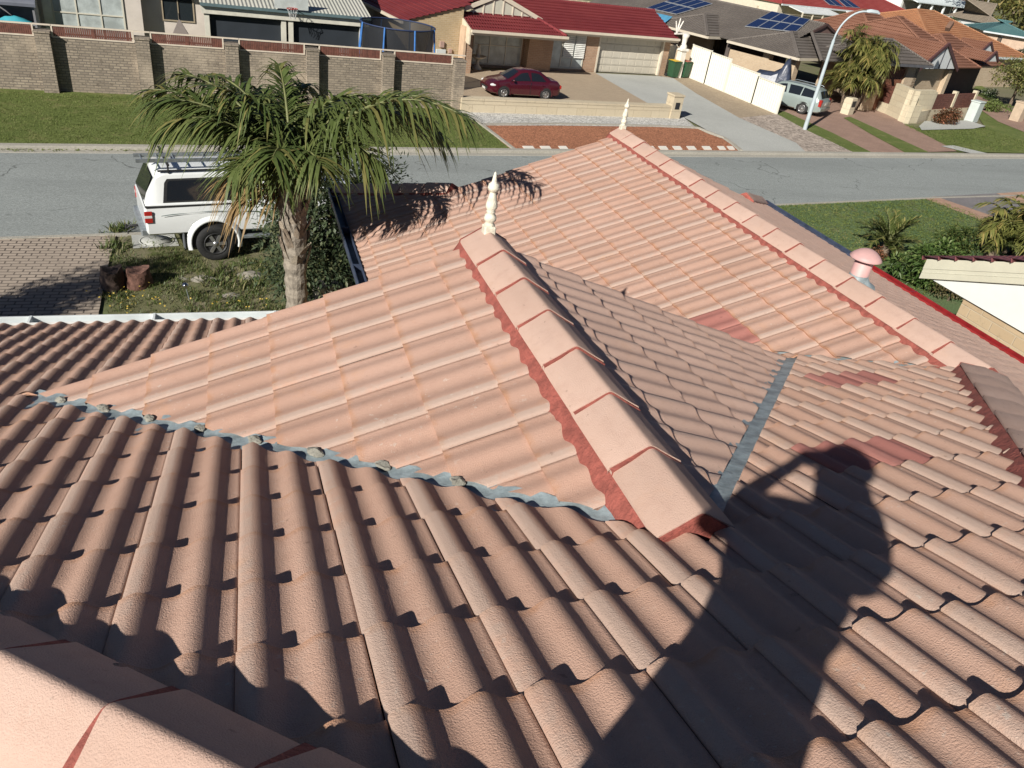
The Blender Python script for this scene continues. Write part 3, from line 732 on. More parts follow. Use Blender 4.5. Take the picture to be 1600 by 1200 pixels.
# ================================================================== the photographer, who stands behind the camera on the left slope
SH = Vector((SUN.x, SUN.y, 0)).normalized(); SS = Vector((SH.y, -SH.x, 0))
def body(s, b, z): return Vector((CAM.x, CAM.y, 0))+SS*s-SH*b+Vector((0, 0, z))
def skin_mesh(nodes, edges, sub=2):
    """one continuous surface grown round a skeleton"""
    me = bpy.data.meshes.new('skeleton'); idx = {k: i for i, k in enumerate(nodes)}
    me.from_pydata([tuple(nodes[k][0]) for k in nodes], [(idx[a], idx[b]) for a, b in edges], [])
    o = bpy.data.objects.new('skeleton', me); col.objects.link(o)
    md = o.modifiers.new('skin', 'SKIN'); md.use_smooth_shade = True
    for k, i in idx.items():
        r = nodes[k][1]; r = r if isinstance(r, tuple) else (r, r)
        me.skin_vertices[0].data[i].radius = r; me.skin_vertices[0].data[i].use_root = (k == 'pelvis')
    sb = o.modifiers.new('sub', 'SUBSURF'); sb.levels = sub; sb.render_levels = sub
    dg = bpy.context.evaluated_depsgraph_get(); ev = o.evaluated_get(dg)
    out = bpy.data.meshes.new_from_object(ev); bpy.data.objects.remove(o); return out
def person():
    fz = -.045
    N = {'pelvis': (body(.025, .32, .86), (.32, .17)), 'waist': (body(.04, .32, 1.01), (.325, .17)), 'chest': (body(.035, .31, 1.19), (.315, .17)), 'upper': (body(.04, .30, 1.32), (.20, .13)),
         'neck': (body(.08, .27, 1.415), .062), 'jaw': (body(.10, .23, 1.47), (.09, .09)), 'head': (body(.11, .235, 1.55), (.108, .115)), 'skull': (body(.11, .245, 1.62), (.088, .095)),
         'shl': (body(-.15, .30, 1.30), .072), 'ell': (body(-.238, .17, 1.150), .047), 'frl': (body(-.17, .11, 1.29), .040), 'wrl': (body(-.095, .065, 1.405), .028), 'pal': (body(-.078, .045, 1.45), (.034, .018)),
         'shr': (body(.195, .30, 1.335), .085), 'elr': (body(.275, .20, 1.285), .075), 'frr': (body(.198, .13, 1.395), .080), 'wrr': (body(.135, .07, 1.44), .046), 'par': (body(.112, .045, 1.455), (.034, .018)),
         'hpl': (body(-.10, .32, .80), .10), 'knl': (body(-.13, .27, .42), .066), 'anl': (body(-.14, .36, fz+.09), .043), 'tol': (body(-.15, .22, fz+.045), (.045, .035)),
         'hpr': (body(.10, .32, .80), .10), 'knr': (body(.13, .27, .42), .066), 'anr': (body(.14, .36, fz+.09), .043), 'tor': (body(.16, .22, fz+.045), (.045, .035))}
    E = [('pelvis', 'waist'), ('waist', 'chest'), ('chest', 'upper'), ('upper', 'neck'), ('neck', 'jaw'), ('jaw', 'head'), ('head', 'skull'),
         ('upper', 'shl'), ('shl', 'ell'), ('ell', 'frl'), ('frl', 'wrl'), ('wrl', 'pal'), ('upper', 'shr'), ('shr', 'elr'), ('elr', 'frr'), ('frr', 'wrr'), ('wrr', 'par'),
         ('pelvis', 'hpl'), ('hpl', 'knl'), ('knl', 'anl'), ('anl', 'tol'), ('pelvis', 'hpr'), ('hpr', 'knr'), ('knr', 'anr'), ('anr', 'tor')]
    for h, sg, s0, z0 in (('l', -1, -.078, 1.45), ('r', 1, .112, 1.455)):
        for i, (dz, ln) in enumerate(((.030, .052), (.012, .058), (-.006, .054), (-.022, .044))):
            a, b_ = 'f%s%da' % (h, i), 'f%s%db' % (h, i)
            N[a] = (body(s0-sg*.012, .022, z0+dz), .0095); N[b_] = (body(s0-sg*(.012+ln*.6), .016, z0+dz+.006), .008)
            E += [('pa'+h, a), (a, b_)]
        N['t%sa' % h] = (body(s0-sg*.020, .055, z0-.012), .011); N['t%sb' % h] = (body(s0-sg*.055, .056, z0+.012), .009); E += [('pa'+h, 't%sa' % h), ('t%sa' % h, 't%sb' % h)]
    me = skin_mesh(N, E); me.name = 'person'
    mats = [plain('sun_tanned_skin', (.45, .27, .19), .5, .08), plain('navy_work_shirt', (.035, .045, .085), .85, .2, 14, bmp=.002), plain('khaki_work_trousers', (.17, .14, .09), .9, .2, 12, bmp=.002), plain('brown_work_boots', (.10, .06, .035), .7, .2)]
    for m_ in mats: me.materials.append(m_)
    el = [body(-.255, .17, 1.115), body(.305, .19, 1.245)]; ha = [N['pal'][0], N['par'][0]]
    for p in me.polygons:
        c = p.center; rel = c-Vector((CAM.x, CAM.y, 0)); s_ = rel.dot(SS); k = 1
        if c.z < fz+.12: k = 3
        elif c.z < .90: k = 2
        if c.z > 1.375 and -.02 < s_ < .2 and -rel.dot(SH) > .12: k = 0
        for h, e in zip(ha, el):
            if (c-h).length < .20 and -rel.dot(SH) < .13: k = 0
        p.material_index = k; p.use_smooth = True
    o = bpy.data.objects.new('person', me); col.objects.link(o)
    tag(o, 'person in navy shirt and cap on the roof holding up a phone, casting the shadow', 'person')
    m = MB(); hc = body(.11, .245, 1.605)
    m.lathe([(.108, 0), (.110, .02), (.100, .06), (.070, .088), (.0, .098)], hc, 20)
    rows = []
    for i in range(9):
        a = -1.1+2.2*i/8; d = SH*cos(a)+SS*sin(a); rows.append([hc+d*.10+Vector((0, 0, .012)), hc+d*(.10+.065*cos(a*.9))+Vector((0, 0, -.004)), hc+d*(.10+.065*cos(a*.9))+Vector((0, 0, -.009)), hc+d*.10+Vector((0, 0, .006))])
    m.grid(rows, True); m.build('cap', mats[1], o)
    m = MB(); f = hc+SH*.10; z = Vector((0, 0, 1))
    m.tube([hc+SH*.097-z*.05, hc+SH*.122-z*.098, hc+SH*.100-z*.108], [.010, .016, .008], 8); m.build('nose', mats[0], o)
    for sg in (-1, 1):
        m = MB(); m.lathe([(0, -.008), (.012, -.004), (.013, .003), (.0, .010)], hc+SH*.086+SS*sg*.034-z*.052, 10); m.build('eye', plain('eye_white', (.6, .58, .55), .3), o)
        m = MB(); m.tube([hc+SS*sg*.086-z*.04, hc+SS*sg*.100-z*.06-SH*.012, hc+SS*sg*.088-z*.095], [.012, .016, .010], 8); m.build('ear', mats[0], o)
    m = MB(); m.tube([hc+SH*.092-SS*.026-z*.132, hc+SH*.104-z*.134, hc+SH*.092+SS*.026-z*.132], .006, 6); m.build('mouth', plain('lips', (.38, .16, .13), .5), o)
    R = Matrix.Translation(CAM-FW*.022+RT*.012) @ Matrix(((RT.x, UP.x, -FW.x, 0), (RT.y, UP.y, -FW.y, 0), (RT.z, UP.z, -FW.z, 0), (0, 0, 0, 1)))
    m = MB(); m.M = R; m.box((-.078, -.037, -.004), (.078, .037, .004), .003)
    tag(m.build('phone', plain('black_phone', (.02, .02, .022), .25)), 'black phone held up in front of the face by the person on the roof', 'phone')
person()

# ================================================================== vehicles
WHITEP = plain('white_car_paint', (.72, .74, .73), .28, .03, 2, coat=.6)
BLACKP = plain('black_plastic', (.02, .02, .021), .55, .2, 9)
TYRE = plain('tyre_rubber', (.018, .018, .018), .85, .3, 20, bmp=.004, bscale=60)
ALLOY = plain('alloy_wheel', (.45, .45, .45), .3, .1, 9, metal=.8)
STEEL = plain('galvanised_steel', (.38, .42, .44), .4, .2, 9, metal=.7)
CGLASS = glass('car_glass', (.012, .015, .02), .04)
REDL = plain('red_lamp', (.35, .02, .015), .2, .05); CLEARL = plain('clear_lamp', (.62, .62, .60), .12, .05); AMBL = plain('amber_lamp', (.55, .18, .02), .2, .05)
MAROON = plain('maroon_car_paint', (.060, .006, .013), .24, .06, 2, coat=.8)
SILVER = plain('silver_green_paint', (.33, .39, .37), .3, .04, 2, metal=.35, coat=.6)
PLATE = plain('number_plate', (.6, .6, .55), .4)
def lerp_st(st, x):
    for a, b in zip(st, st[1:]):
        if a[0] <= x <= b[0]:
            f = (x-a[0])/(b[0]-a[0]); return tuple(p+(q-p)*f for p, q in zip(a, b))
    return st[0] if x < st[0][0] else st[-1]
def sect(s):
    x, hw, z0, zb, zr, hr = s
    cab = max(0, min(1, (zr-zb-.05)/.25))
    a = [(hw*.86, z0), (hw*.97, z0+.06), (hw, z0+(zb-z0)*.42), (hw*.995, z0+(zb-z0)*.72), (hw*.965, zb)]
    b = [(hr+(hw*.95-hr)*.45, zb+(zr-zb)*.55), (hr, zr-.045*cab-.01), (hr*.86, zr-.008), (hr*.45, zr+.006), (0, zr+.012)]
    h = a+b; return [Vector((x, -y, z)) for y, z in h]+[Vector((x, y, z)) for y, z in h[::-1][1:]]
def car_shell(st, paint, root, name='body', nseg=34):
    x0, x1 = st[0][0], st[-1][0]; xs = sorted(set([s[0] for s in st]+[x0+(x1-x0)*i/nseg for i in range(nseg+1)]))
    rows = [sect(lerp_st(st, x)) for x in xs]; m = MB(); m.grid(rows, True)
    for r, rev in ((rows[0], False), (rows[-1], True)): m.add(r, [tuple(range(len(r)))[::-1] if not rev else tuple(range(len(r)))])
    n = len(rows[0]); m.grid([[r[n-1], r[0]] for r in rows], False)
    o = m.build(name, paint, root); o.data.set_sharp_from_angle(angle=radians(34)); return o
def side_panel(st, poly, sg, off=.008):
    """polygon on the glasshouse side; poly = (x, f) with f 0 at the belt, 1 at the roof rail"""
    out = []
    for x, f in poly:
        s = lerp_st(st, x); q = sect(s); a, b, c = q[4], q[5], q[6]
        p = a+(b-a)*(f/.55) if f < .55 else b+(c-b)*((f-.55)/.45)
        out.append(Vector((p.x, (p.y-off)*(-1 if sg > 0 else 1), p.z)))
    return out
def side_glass(m, st, poly, sg, off=.010, nx=9):
    x0 = min(p[0] for p in poly); x1 = max(p[0] for p in poly); rows = []
    for i in range(nx+1):
        x = x0+(x1-x0)*(.001+.998*i/nx); fs = []
        for (a, fa), (b, fb) in zip(poly, poly[1:]+poly[:1]):
            if (a-x)*(b-x) <= 0 and abs(a-b) > 1e-6: fs.append(fa+(fb-fa)*(x-a)/(b-a))
        lo, hi = min(fs), max(fs); rows.append(side_panel(st, [(x, lo+(hi-lo)*k/4) for k in range(5)], sg, off))
    m.grid(rows if sg < 0 else [r[::-1] for r in rows], True)
def ellipsoid(m, c, r, n=12):
    rows = [[Vector((c[0]+r[0]*sin(pi*i/8)*cos(2*pi*k/n), c[1]+r[1]*sin(pi*i/8)*sin(2*pi*k/n), c[2]-r[2]*cos(pi*i/8))) for k in range(n)] for i in range(9)]
    m.grid(rows, True, True)
def add_panel(m, P, out):
    n = Vector((0, 0, 0))
    for i in range(len(P)): n += P[i].cross(P[(i+1) % len(P)])
    if n.dot(Vector(out)) < 0: P = P[::-1]
    m.add(P, [tuple(range(len(P)))])
def top_panel(st, xa, xb, ya, yb, off=.01, n=6):
    rows = []
    for i in range(2):
        x = (xa, xb)[i]; row = []
        q = sect(lerp_st(st, x)); half = q[6:10]     # from roof rail to the centre
        for k in range(n+1):
            y = (-1+2*k/n)*(ya, yb)[i]; ay = abs(y); pts = [(-p.y, p.z) for p in half]; z = pts[-1][1]
            for (y1, z1), (y2, z2) in zip(pts, pts[1:]):
                if y2 <= ay <= y1: z = z2+(z1-z2)*(ay-y2)/max(1e-6, y1-y2)
            row.append(Vector((x, y, z+off)))
        rows.append(row)
    return rows
def wheel(root, x, y, r, w_, rim, spokes=7, out=-1):
    m = MB(); M = Matrix.Translation((x, y, r)) @ Matrix.Rotation(radians(90)*(1 if out < 0 else -1), 4, 'X'); m.M = M
    m.lathe([(r*.62, -w_/2), (r*.93, -w_/2), (r, -w_/2+.03), (r, w_/2-.03), (r*.93, w_/2), (r*.64, w_/2), (r*.60, w_/2-.02), (r*.60, -w_/2)], n=28)
    t = m.build('wheel', TYRE, root)
    m = MB(); m.M = M; m.lathe([(r*.61, w_/2-.03), (r*.63, w_/2+.002), (r*.56, w_/2+.004), (r*.53, w_/2-.05), (r*.0, w_/2-.055)], n=28); m.build('rim', ALLOY if rim else BLACKP, t)
    m = MB(); m.M = M
    for k in range(spokes):
        a = 2*pi*k/spokes; d = Vector((cos(a), sin(a), 0)); m.bar(d*r*.12+Vector((0, 0, w_/2-.015)), d*r*.57+Vector((0, 0, w_/2-.022)), r*.17, .035)
    m.lathe([(r*.16, w_/2-.04), (r*.15, w_/2+.006), (0, w_/2+.012)], n=14); m.build('hub', ALLOY, t)
    return t
def arch(root, x, y, r, sg, paint, flare=.0, dark=True):
    if dark:
        m = MB(); P = [(x+r*1.16*cos(a), y+sg*.006, r+r*1.16*sin(a)) for a in [radians(-12+204*i/24) for i in range(25)]]
        m.extrude([Vector(p) for p in P], (0, -sg*.03, 0)); m.build('wheel_well', BLACKP, root)
    if flare:
        m = MB(); rows = []
        for i in range(25):
            a = radians(-16+212*i/24); d = Vector((cos(a), 0, sin(a))); c = Vector((x, y, r))
            rows.append([c+d*r*1.14+Vector((0, sg*.0, 0)), c+d*r*1.16+Vector((0, sg*flare, 0)), c+d*r*1.24+Vector((0, sg*flare*.9, 0)), c+d*r*1.40+Vector((0, sg*.004, 0))])
        m.grid(rows if sg > 0 else [q[::-1] for q in rows], True); m.build('wheel_flare', paint, root)

def make_ute():
    P = at(338, 404); a = radians(11.5); left = Vector((-sin(a), cos(a), 0)); o = P+left*.80
    t = thing('pickup_truck', 'white pickup truck with canopy and black off-road tyres parked on the verge behind the palm', 'pickup truck', o, a)
    st = [(-1.30, .76, .62, 1.17, 1.19, .74), (-1.26, .80, .58, 1.19, 1.21, .76), (1.0, .83, .58, 1.20, 1.22, .78), (1.02, .83, .58, 1.20, 1.22, .78), (1.10, .83, .58, 1.20, 1.80, .62), (2.1, .83, .56, 1.20, 1.80, .62), (2.75, .83, .56, 1.20, 1.24, .70), (3.5, .80, .58, 1.14, 1.17, .68), (3.72, .70, .62, 1.02, 1.05, .60)]
    car_shell(st, WHITEP, t)
    cs = [(-1.27, .745, 1.20, 1.24, 1.27, .70), (-1.21, .765, 1.20, 1.26, 1.45, .67), (-1.00, .775, 1.20, 1.27, 1.80, .625), (-.88, .775, 1.20, 1.27, 1.86, .615), (.9, .775, 1.20, 1.27, 1.88, .615), (1.02, .775, 1.20, 1.27, 1.84, .61)]
    c = car_shell(cs, WHITEP, t, 'canopy', 20)
    m = MB(); m.box((-1.275, -.79, 1.195), (1.03, .79, 1.232)); m.build('canopy_seal', BLACKP, t)
    for sg in (-1, 1):
        m = MB(); add_panel(m, side_panel(cs, [(-.93, .02), (-.86, .70), (-.80, .86), (.86, .86), (.93, .78), (.93, .02)], sg, .006), (0, sg, 0)); m.build('side_window', BLACKP, c)
        m = MB(); add_panel(m, side_panel(cs, [(-.86, .08), (-.80, .70), (-.76, .78), (.82, .78), (.86, .72), (.86, .08)], sg, .010), (0, sg, 0)); m.build('pane', CGLASS, c)
        m = MB(); add_panel(m, side_panel(st, [(1.2, .04), (1.22, .85), (2.0, .85), (2.55, .06)], sg, .008), (0, sg, 0)); m.build('door_window', CGLASS, t)
    # tailgate window, slightly leaning
    m = MB(); add_panel(m, [Vector((-1.285, -.60, 1.30)), Vector((-1.285, .60, 1.30)), Vector((-1.075, .53, 1.76)), Vector((-1.075, -.53, 1.76))], (-1, 0, .4)); m.build('rear_window', CGLASS, c)
    for y in (-.82, .82):
        sg = -1 if y < 0 else 1
        for x in (0, 2.75):
            wheel(t, x, y*.97, .39, .26, False, 6, sg); arch(t, x, y*1.005, .41, sg, WHITEP, .075)
        lm = MB(); lm.box((-1.312, y-.055*sg-.03, .90), (-1.16, y*1.012, 1.135), .012); tl = lm.build('tail_lamp', REDL, t)
        lm = MB(); lm.box((-1.316, y-.05*sg-.025, 1.0), (-1.17, y*1.016, 1.05), .004); lm.build('lens', CLEARL, tl)
        m = MB(); m.box((-.62, y*.80, .30), (-.60, y*1.06, .62)); m.build('mud_flap', plain('grey_mud_flap', (.10, .11, .12), .8), t)
        # wavy side stripe
        m = MB(); r1 = []; 
        for i in range(17):
            x = -1.0+i*.13; z = 1.03+.05*sin((x+1.0)*1.7); r1.append([Vector((x, y*1.020, z)), Vector((x, y*1.020, z+.012+.008*sin(i)))])
        m.grid(r1 if sg < 0 else r1[::-1], False); m.build('stripe', plain('grey_stripe', (.12, .16, .16), .4), t)
    m = MB(); m.box((-1.40, -.74, .60), (-1.27, .74, .72), .02); m.build('bumper', STEEL, t)
    m = MB(); m.tube([(-1.3, 0, .56), (-1.55, 0, .54), (-1.62, 0, .50)], .03, 8); m.tube([(-1.62, 0, .50), (-1.62, 0, .58)], .028, 8); m.tube([(-1.45, -.2, .58), (-1.62, -.22, .52), (-1.62, -.22, .46)], .015, 6); m.build('tow_bar', BLACKP, t)
    m = MB(); m.box((.5, -.83, .44), (2.3, -.72, .50), .012); m.box((.5, .72, .44), (2.3, .83, .50), .012); m.build('side_step', STEEL, t)
    # roof rack: two cross bars on legs
    for x in (-.75, .55):
        m = MB(); m.bar((x, -.66, 2.02), (x, .66, 2.02), .05, .03)
        for y in (-.58, .58): m.bar((x, y, 1.84), (x, y, 2.02), .05, .03, (1, 0, 0))
        m.build('roof_bar', BLACKP, t)
    for y in (-.58, .58):
        m = MB(); m.bar((-.95, y, 1.885), (.9, y, 1.895), .03, .03); m.build('roof_rail', BLACKP, t)
    # ladder lying on the roof bars
    ld = thing('ladder', 'aluminium ladder lying on the roof bars of the white pickup truck', 'ladder', o+Vector((0, 0, 2.045)), a)
    for y in (-.52, -.14):
        m = MB(); m.box((-1.32, y-.014, 0), (2.3, y+.014, .07)); m.build('stile', STEEL, ld)
    for i in range(12):
        x = -1.2+i*.3; m = MB(); m.tube([(x, -.52, .04), (x, -.14, .04)], .016, 6); m.build('rung', STEEL, ld)
make_ute()

# ================================================================== the palm in the corner of the yard
FROND = leafm('palm_frond', (.062, .095, .024), (.125, .155, .048), (.21, .19, .065), .22)
DEADF = leafm('dead_frond', (.21, .135, .055), (.32, .22, .10), (.14, .085, .035), .2)
RACH = plain('frond_stalk', (.14, .15, .055), .6, .2, 9)
def frond(L, base, az, el, length, droop, leaf=.5, n=46, dead=False, R=None, start=.18, twist=0, hang=.5, ragged=.0, lw=1.0):
    p = Vector(base); pts = [p.copy()]; e = el; steps = 26; d0 = Vector((cos(az), sin(az), 0)); rnd = random.random()
    for i in range(steps):
        f = i/steps; e = el-droop*(f**1.5); d = d0*cos(e)+Vector((0, 0, sin(e))); p = p+d*length/steps; pts.append(p.copy())
    if R is not None: R.tube(pts, [.026*(1-.85*i/steps)+.003 for i in range(steps+1)], 6)
    for i in range(n):
        f = start+(1-start)*(i+.5*random.random())/n; k = f*steps; j = min(int(k), steps-1); q = pts[j].lerp(pts[j+1], k-j); t = (pts[j+1]-pts[j]).normalized()
        x = t.cross(Vector((0, 0, 1))).normalized(); up = x.cross(t)
        ln = leaf*(.45+.75*sin(pi*min(1, .12+f*.86))**.8)*random.uniform(.8, 1.12)
        for sg in (-1, 1):
            if random.random() < ragged: continue
            sp = random.uniform(.75, 1.15)-f*.35; lift = random.uniform(-.25, .55)
            d = (x*sg*sp+t*(.45+.5*f)+up*lift).normalized()
            L.blade(q, d, ln, lw*random.uniform(.026, .040), hang*random.uniform(.7, 1.5), 4, min(1, max(0, rnd*.5+random.random()*.5)), random.random()*(.62+.38*f))
def palm():
    b = Vector((-.30, 8.05, G)); top = -1.62-G
    t = thing('palm_tree', 'feathery palm with a shaggy trunk and brown dead fronds standing in the front yard', 'palm tree', b)
    m = MB(); rows = []; rr = random.Random(5); nk = 44
    for i in range(nk+1):
        f = i/nk; z = f*(top+.12); r = .165-.05*f+.008*(1 if i % 2 else -1)
        if f > .72: r += .055*(f-.72)/.28
        cx = .04*sin(f*3)-.03; row = []
        for k in range(16):
            a = 2*pi*k/16; row.append(Vector((cx+cos(a)*r*rr.uniform(.95, 1.05), sin(a)*r*rr.uniform(.95, 1.05), z)))
        rows.append(row)
    m.grid(rows, False, True); m.build('trunk', plain('palm_trunk', (.26, .225, .18), .95, .35, 16, bmp=.012, bscale=30), t)
    # old leaf bases clasping the top of the trunk
    for k in range(26):
        a = k*2.4+rr.uniform(-.2, .2); z = top-.95+k*.038; r = .125+.03*(k/26); d = Vector((cos(a), sin(a), 0)); x = Vector((-d.y, d.x, 0))
        m = MB(); w_ = rr.uniform(.05, .085); h = rr.uniform(.16, .30); o = .035+rr.uniform(0, .05)
        c0 = d*(r-.02)+Vector((0, 0, z)); c1 = d*(r+.028)+Vector((0, 0, z+h*.5)); c2 = d*(r+o)+Vector((0, 0, z+h)); 
        vs = []
        for c, ww in ((c0, w_*1.3), (c1, w_), (c2, w_*.35)): vs += [c-x*ww+d*-.01, c+d*.018, c+x*ww+d*-.01]
        m.add(vs, [(0, 1, 4, 3), (1, 2, 5, 4), (3, 4, 7, 6), (4, 5, 8, 7), (0, 3, 6, 7, 8, 5, 2)]); m.build('leaf_base', plain('leaf_base_%d' % (k % 3), ((.30, .25, .19), (.24, .19, .14), (.34, .29, .22))[k % 3], .95, .3, 14, bmp=.006) if k < 3 else MATS['leaf_base_%d' % (k % 3)], t)
    c = Vector((-.02, 0, top+.02)); D = radians
    spec = [(-22, 60, 2.6, 102), (2, 58, 2.3, 120), (-40, 54, 2.75, 84), (24, 62, 2.1, 120), (50, 60, 2.0, 115), (78, 66, 1.9, 110), (105, 60, 1.9, 110),
            (128, 60, 2.0, 95), (158, 48, 1.95, 70), (148, 58, 1.9, 76), (172, 56, 1.85, 88), (138, 42, 1.6, 84), (186, 58, 1.7, 100), (225, 52, 1.1, 95), (255, 62, 1.25, 95), (285, 60, 1.3, 100), (318, 60, 1.6, 115), (95, 80, 1.6, 80), (205, 78, 1.6, 85), (340, 80, 1.7, 95)]
    for az, el, ln, dr in spec:
        L = Leaves(); R = MB()
        frond(L, c, D(az), D(el+8), ln*1.0, D(dr), .56, 58, R=R, hang=.62, start=.16, lw=1.12)
        o = L.build('frond', FROND, t); R.build('rachis', RACH, o)
    for az, el, ln in ((170, 42, .85), (186, 25, .7), (152, 36, .8)):
        L = Leaves(); R = MB()
        frond(L, c+Vector((0, 0, -.08)), D(az), D(el), ln, D(85), .42, 30, True, R, hang=.75, ragged=.1)
        o = L.build('dead_frond', DEADF, t); R.build('rachis', plain('dead_stalk', (.28, .19, .10), .8) if 'dead_stalk' not in MATS else MATS['dead_stalk'], o)
palm()
# a slim tree left of the frame that shades the driveway
shade = thing('slim_tree', 'slim dense tree left of the driveway that throws the long shadow over the pavers', 'tree', Vector((-9.4, 9.1, G)))
L = Leaves(); crown(L, (0, 0, 4.1), 1.6, 5200, .13, 26, (.62, .62, 1.0), .1); L.build('crown', LEAFD, shade)
m = MB(); m.tube([(0, 0, -.1), (.04, .02, 2), (0, 0, 4.4)], [.13, .10, .03], 8); m.build('trunk', BARK, shade)

# ---- shrubs and small things in the yard
CONIF = leafm('grey_green_conifer', (.042, .064, .034), (.088, .118, .060), (.13, .14, .07))
def conifer(P, r, h, n, label, mat=CONIF):
    t = thing('conifer_shrub', label, 'shrub', P); L = Leaves()
    crown(L, (0, 0, h*.52), r, n, .10, 30, (1, 1, h/(2*r)*1.05), .2, droop=.1); L.build('foliage', mat, t)
    m = MB(); m.tube([(0, 0, -.1), (0, 0, h*.6)], [.08, .03], 7); m.build('stem', BARK, t)
conifer((1.05, 13.4, G), 1.3, 3.4, 7500, 'dark bushy conifer rising behind the capped end of the roof', leafm('dark_conifer', (.018, .030, .014), (.04, .055, .024)))
conifer((.10, 13.0, G), 1.15, 2.8, 7500, 'grey-green conifer shrub growing behind the palm trunk')
# leaning pole with a clamp
t = thing('wooden_pole', 'bamboo coloured pole with orange ends and a clamp standing beside the roof gutter', 'pole', at(516, 461, G))
P1 = at(516, 461, G); r_ = ray(515, 322); k = ((P1.xy-CAM.xy).length)/(r_.xy.length); P2 = CAM+r_*k; h = P2.z-G
m = MB(); m.tube([(0, 0, 0), (0, 0, h)], .045, 10); m.build('shaft', plain('bamboo', (.36, .31, .21), .6, .2, 12), t)
for z0, z1 in ((.0, .22), (h-.22, h-.08)):
    m = MB(); m.tube([(0, 0, z0), (0, 0, z1)], .049, 10); m.build('orange_band', plain('orange_band', (.45, .14, .04), .6) if z0 == 0 else MATS['orange_band'], t)
m = MB(); m.box((-.05, -.08, h-.07), (.07, .05, h)); m.tube([(.09, -.02, h*.16), (.09, -.02, h*.52)], .02, 8); m.box((-.06, -.06, h*.50), (.12, .05, h*.54)); m.build('clamp', STEEL, t)
# limestone steps
for i, (px, py, l, w_, hh) in enumerate(((500, 478, .55, .40, .16), (512, 462, .50, .38, .30), (480, 484, .45, .35, .10))):
    b = at(px, py); m = MB(); m.M = Matrix.Translation(b) @ Matrix.Rotation(.15+.2*i, 4, 'Z'); m.box((-l/2, -w_/2, -.05), (l/2, w_/2, hh), .02)
    tag(m.build('limestone_block', plain('limestone', (.52, .46, .36), .9, .15, 8, bmp=.006) if i == 0 else MATS['limestone']), ('pale limestone block at the foot of the orange-ended pole, the middle one', 'taller pale limestone block right against the orange-ended pole', 'lowest pale limestone block nearest the palm trunk')[i], 'stone block', 'limestone blocks by the pole')
# stumps
STUMP = plain('dark_stump', (.075, .050, .040), .95, .4, 10, bmp=.02, bscale=20)
for i, (px, py, r, h, lab) in enumerate(((178, 450, .21, .42, 'taller dark weathered stump on the edge of the pavers'), (217, 446, .23, .36, 'shorter reddish split stump on the weedy ground beside the taller stump'))):
    b = at(px, py); m = MB(); rows = []; rr = random.Random(i+3)
    for k in range(7):
        row = []
        for q in range(14):
            a = 2*pi*q/14; R_ = r*(1+.12*sin(a*3+i)+.08*rr.uniform(-1, 1))*(1.12-.2*k/6); row.append(Vector((cos(a)*R_, sin(a)*R_, h*k/6*(1+.10*sin(a*2+1)*(k == 6)))))
        rows.append(row)
    m.grid(rows, True, True); m.add(rows[-1]+[Vector((0, 0, h*.93))], [(q, (q+1) % 14, 14) for q in range(14)])
    m.M = None; o = m.build('tree_stump', STUMP if i == 0 else plain('red_brown_stump', (.15, .075, .055), .95, .4, 10, bmp=.02, bscale=20)); o.location = b; tag(o, lab, 'stump', 'stumps by the driveway')
# solar garden light
b = at(297, 471); t = thing('garden_light', 'small silver ball garden light on a thin leaning stem in the weeds', 'garden light', b)
m = MB(); m.tube([(0, 0, -.05), (-.05, .05, .26)], .010, 6); m.build('stem', STEEL, t)
m = MB(); m.lathe([(0, -.065), (.035, -.055), (.06, -.02), (.06, .02), (.035, .055), (0, .065)], (-.06, .06, .31), 14); m.build('globe', plain('mirror_ball', (.7, .7, .7), .08, .02, metal=1), t)
# rocks
for i, (px, py, s_) in enumerate(((318, 437, .15), (392, 432, .18), (362, 462, .10), (286, 436, .06), (330, 492, .07))):
    b = at(px, py); m = MB(); rr = random.Random(i+20); rows = []
    for k in range(5):
        row = []
        for q in range(9):
            a = 2*pi*q/9; z = k/4; row.append(Vector((cos(a)*s_*(1.25-z*.9)*rr.uniform(.8, 1.15)*1.5, sin(a)*s_*(1.25-z*.9)*rr.uniform(.8, 1.15), z*s_*.6)))
        rows.append(row)
    m.grid(rows, False, True); m.add(rows[-1], [tuple(range(9))]); o = m.build('rock', plain('pale_rock', (.25, .23, .19), .95, .2, 12, bmp=.01) if i == 0 else MATS['pale_rock']); o.location = b
    tag(o, ('pale flat rock in the weeds between stump and pickup wheel', 'widest pale rock just left of the palm trunk', 'small pale rock in front of the palm trunk', 'pebble sized rock beside the split stump', 'small pale rock near the gutter, closest to the roof')[i], 'rock', 'rocks in the yard')
# weeds: tufts of blades, uncountable
WEED = leafm('weeds', (.055, .085, .020), (.10, .135, .035), (.22, .20, .09))
L = Leaves(); rr = random.Random(9)
def tuft(p, n, h, w_=.012):
    for k in range(n):
        a = rr.uniform(0, 6.28); L.blade(p+Vector((rr.uniform(-.09, .09), rr.uniform(-.09, .09), 0)), (cos(a)*.6, sin(a)*.6, rr.uniform(.6, 1.6)), h*rr.uniform(.5, 1.25), w_*rr.uniform(.7, 1.5), .35, 2, None, rr.random())
for k in range(3400):
    px = rr.uniform(165, 560); py = rr.uniform(372, 520); p = at(px, py)
    f = sin(p.x*2.1+1)*cos(p.y*1.7)+.6*sin(p.x*5.3+p.y*3.7)
    if f < -.15 and rr.random() < .8: continue
    if px < 235 and py < 405 and rr.random() < .6: continue
    tuft(p, rr.randint(5, 9), rr.uniform(.06, .17))
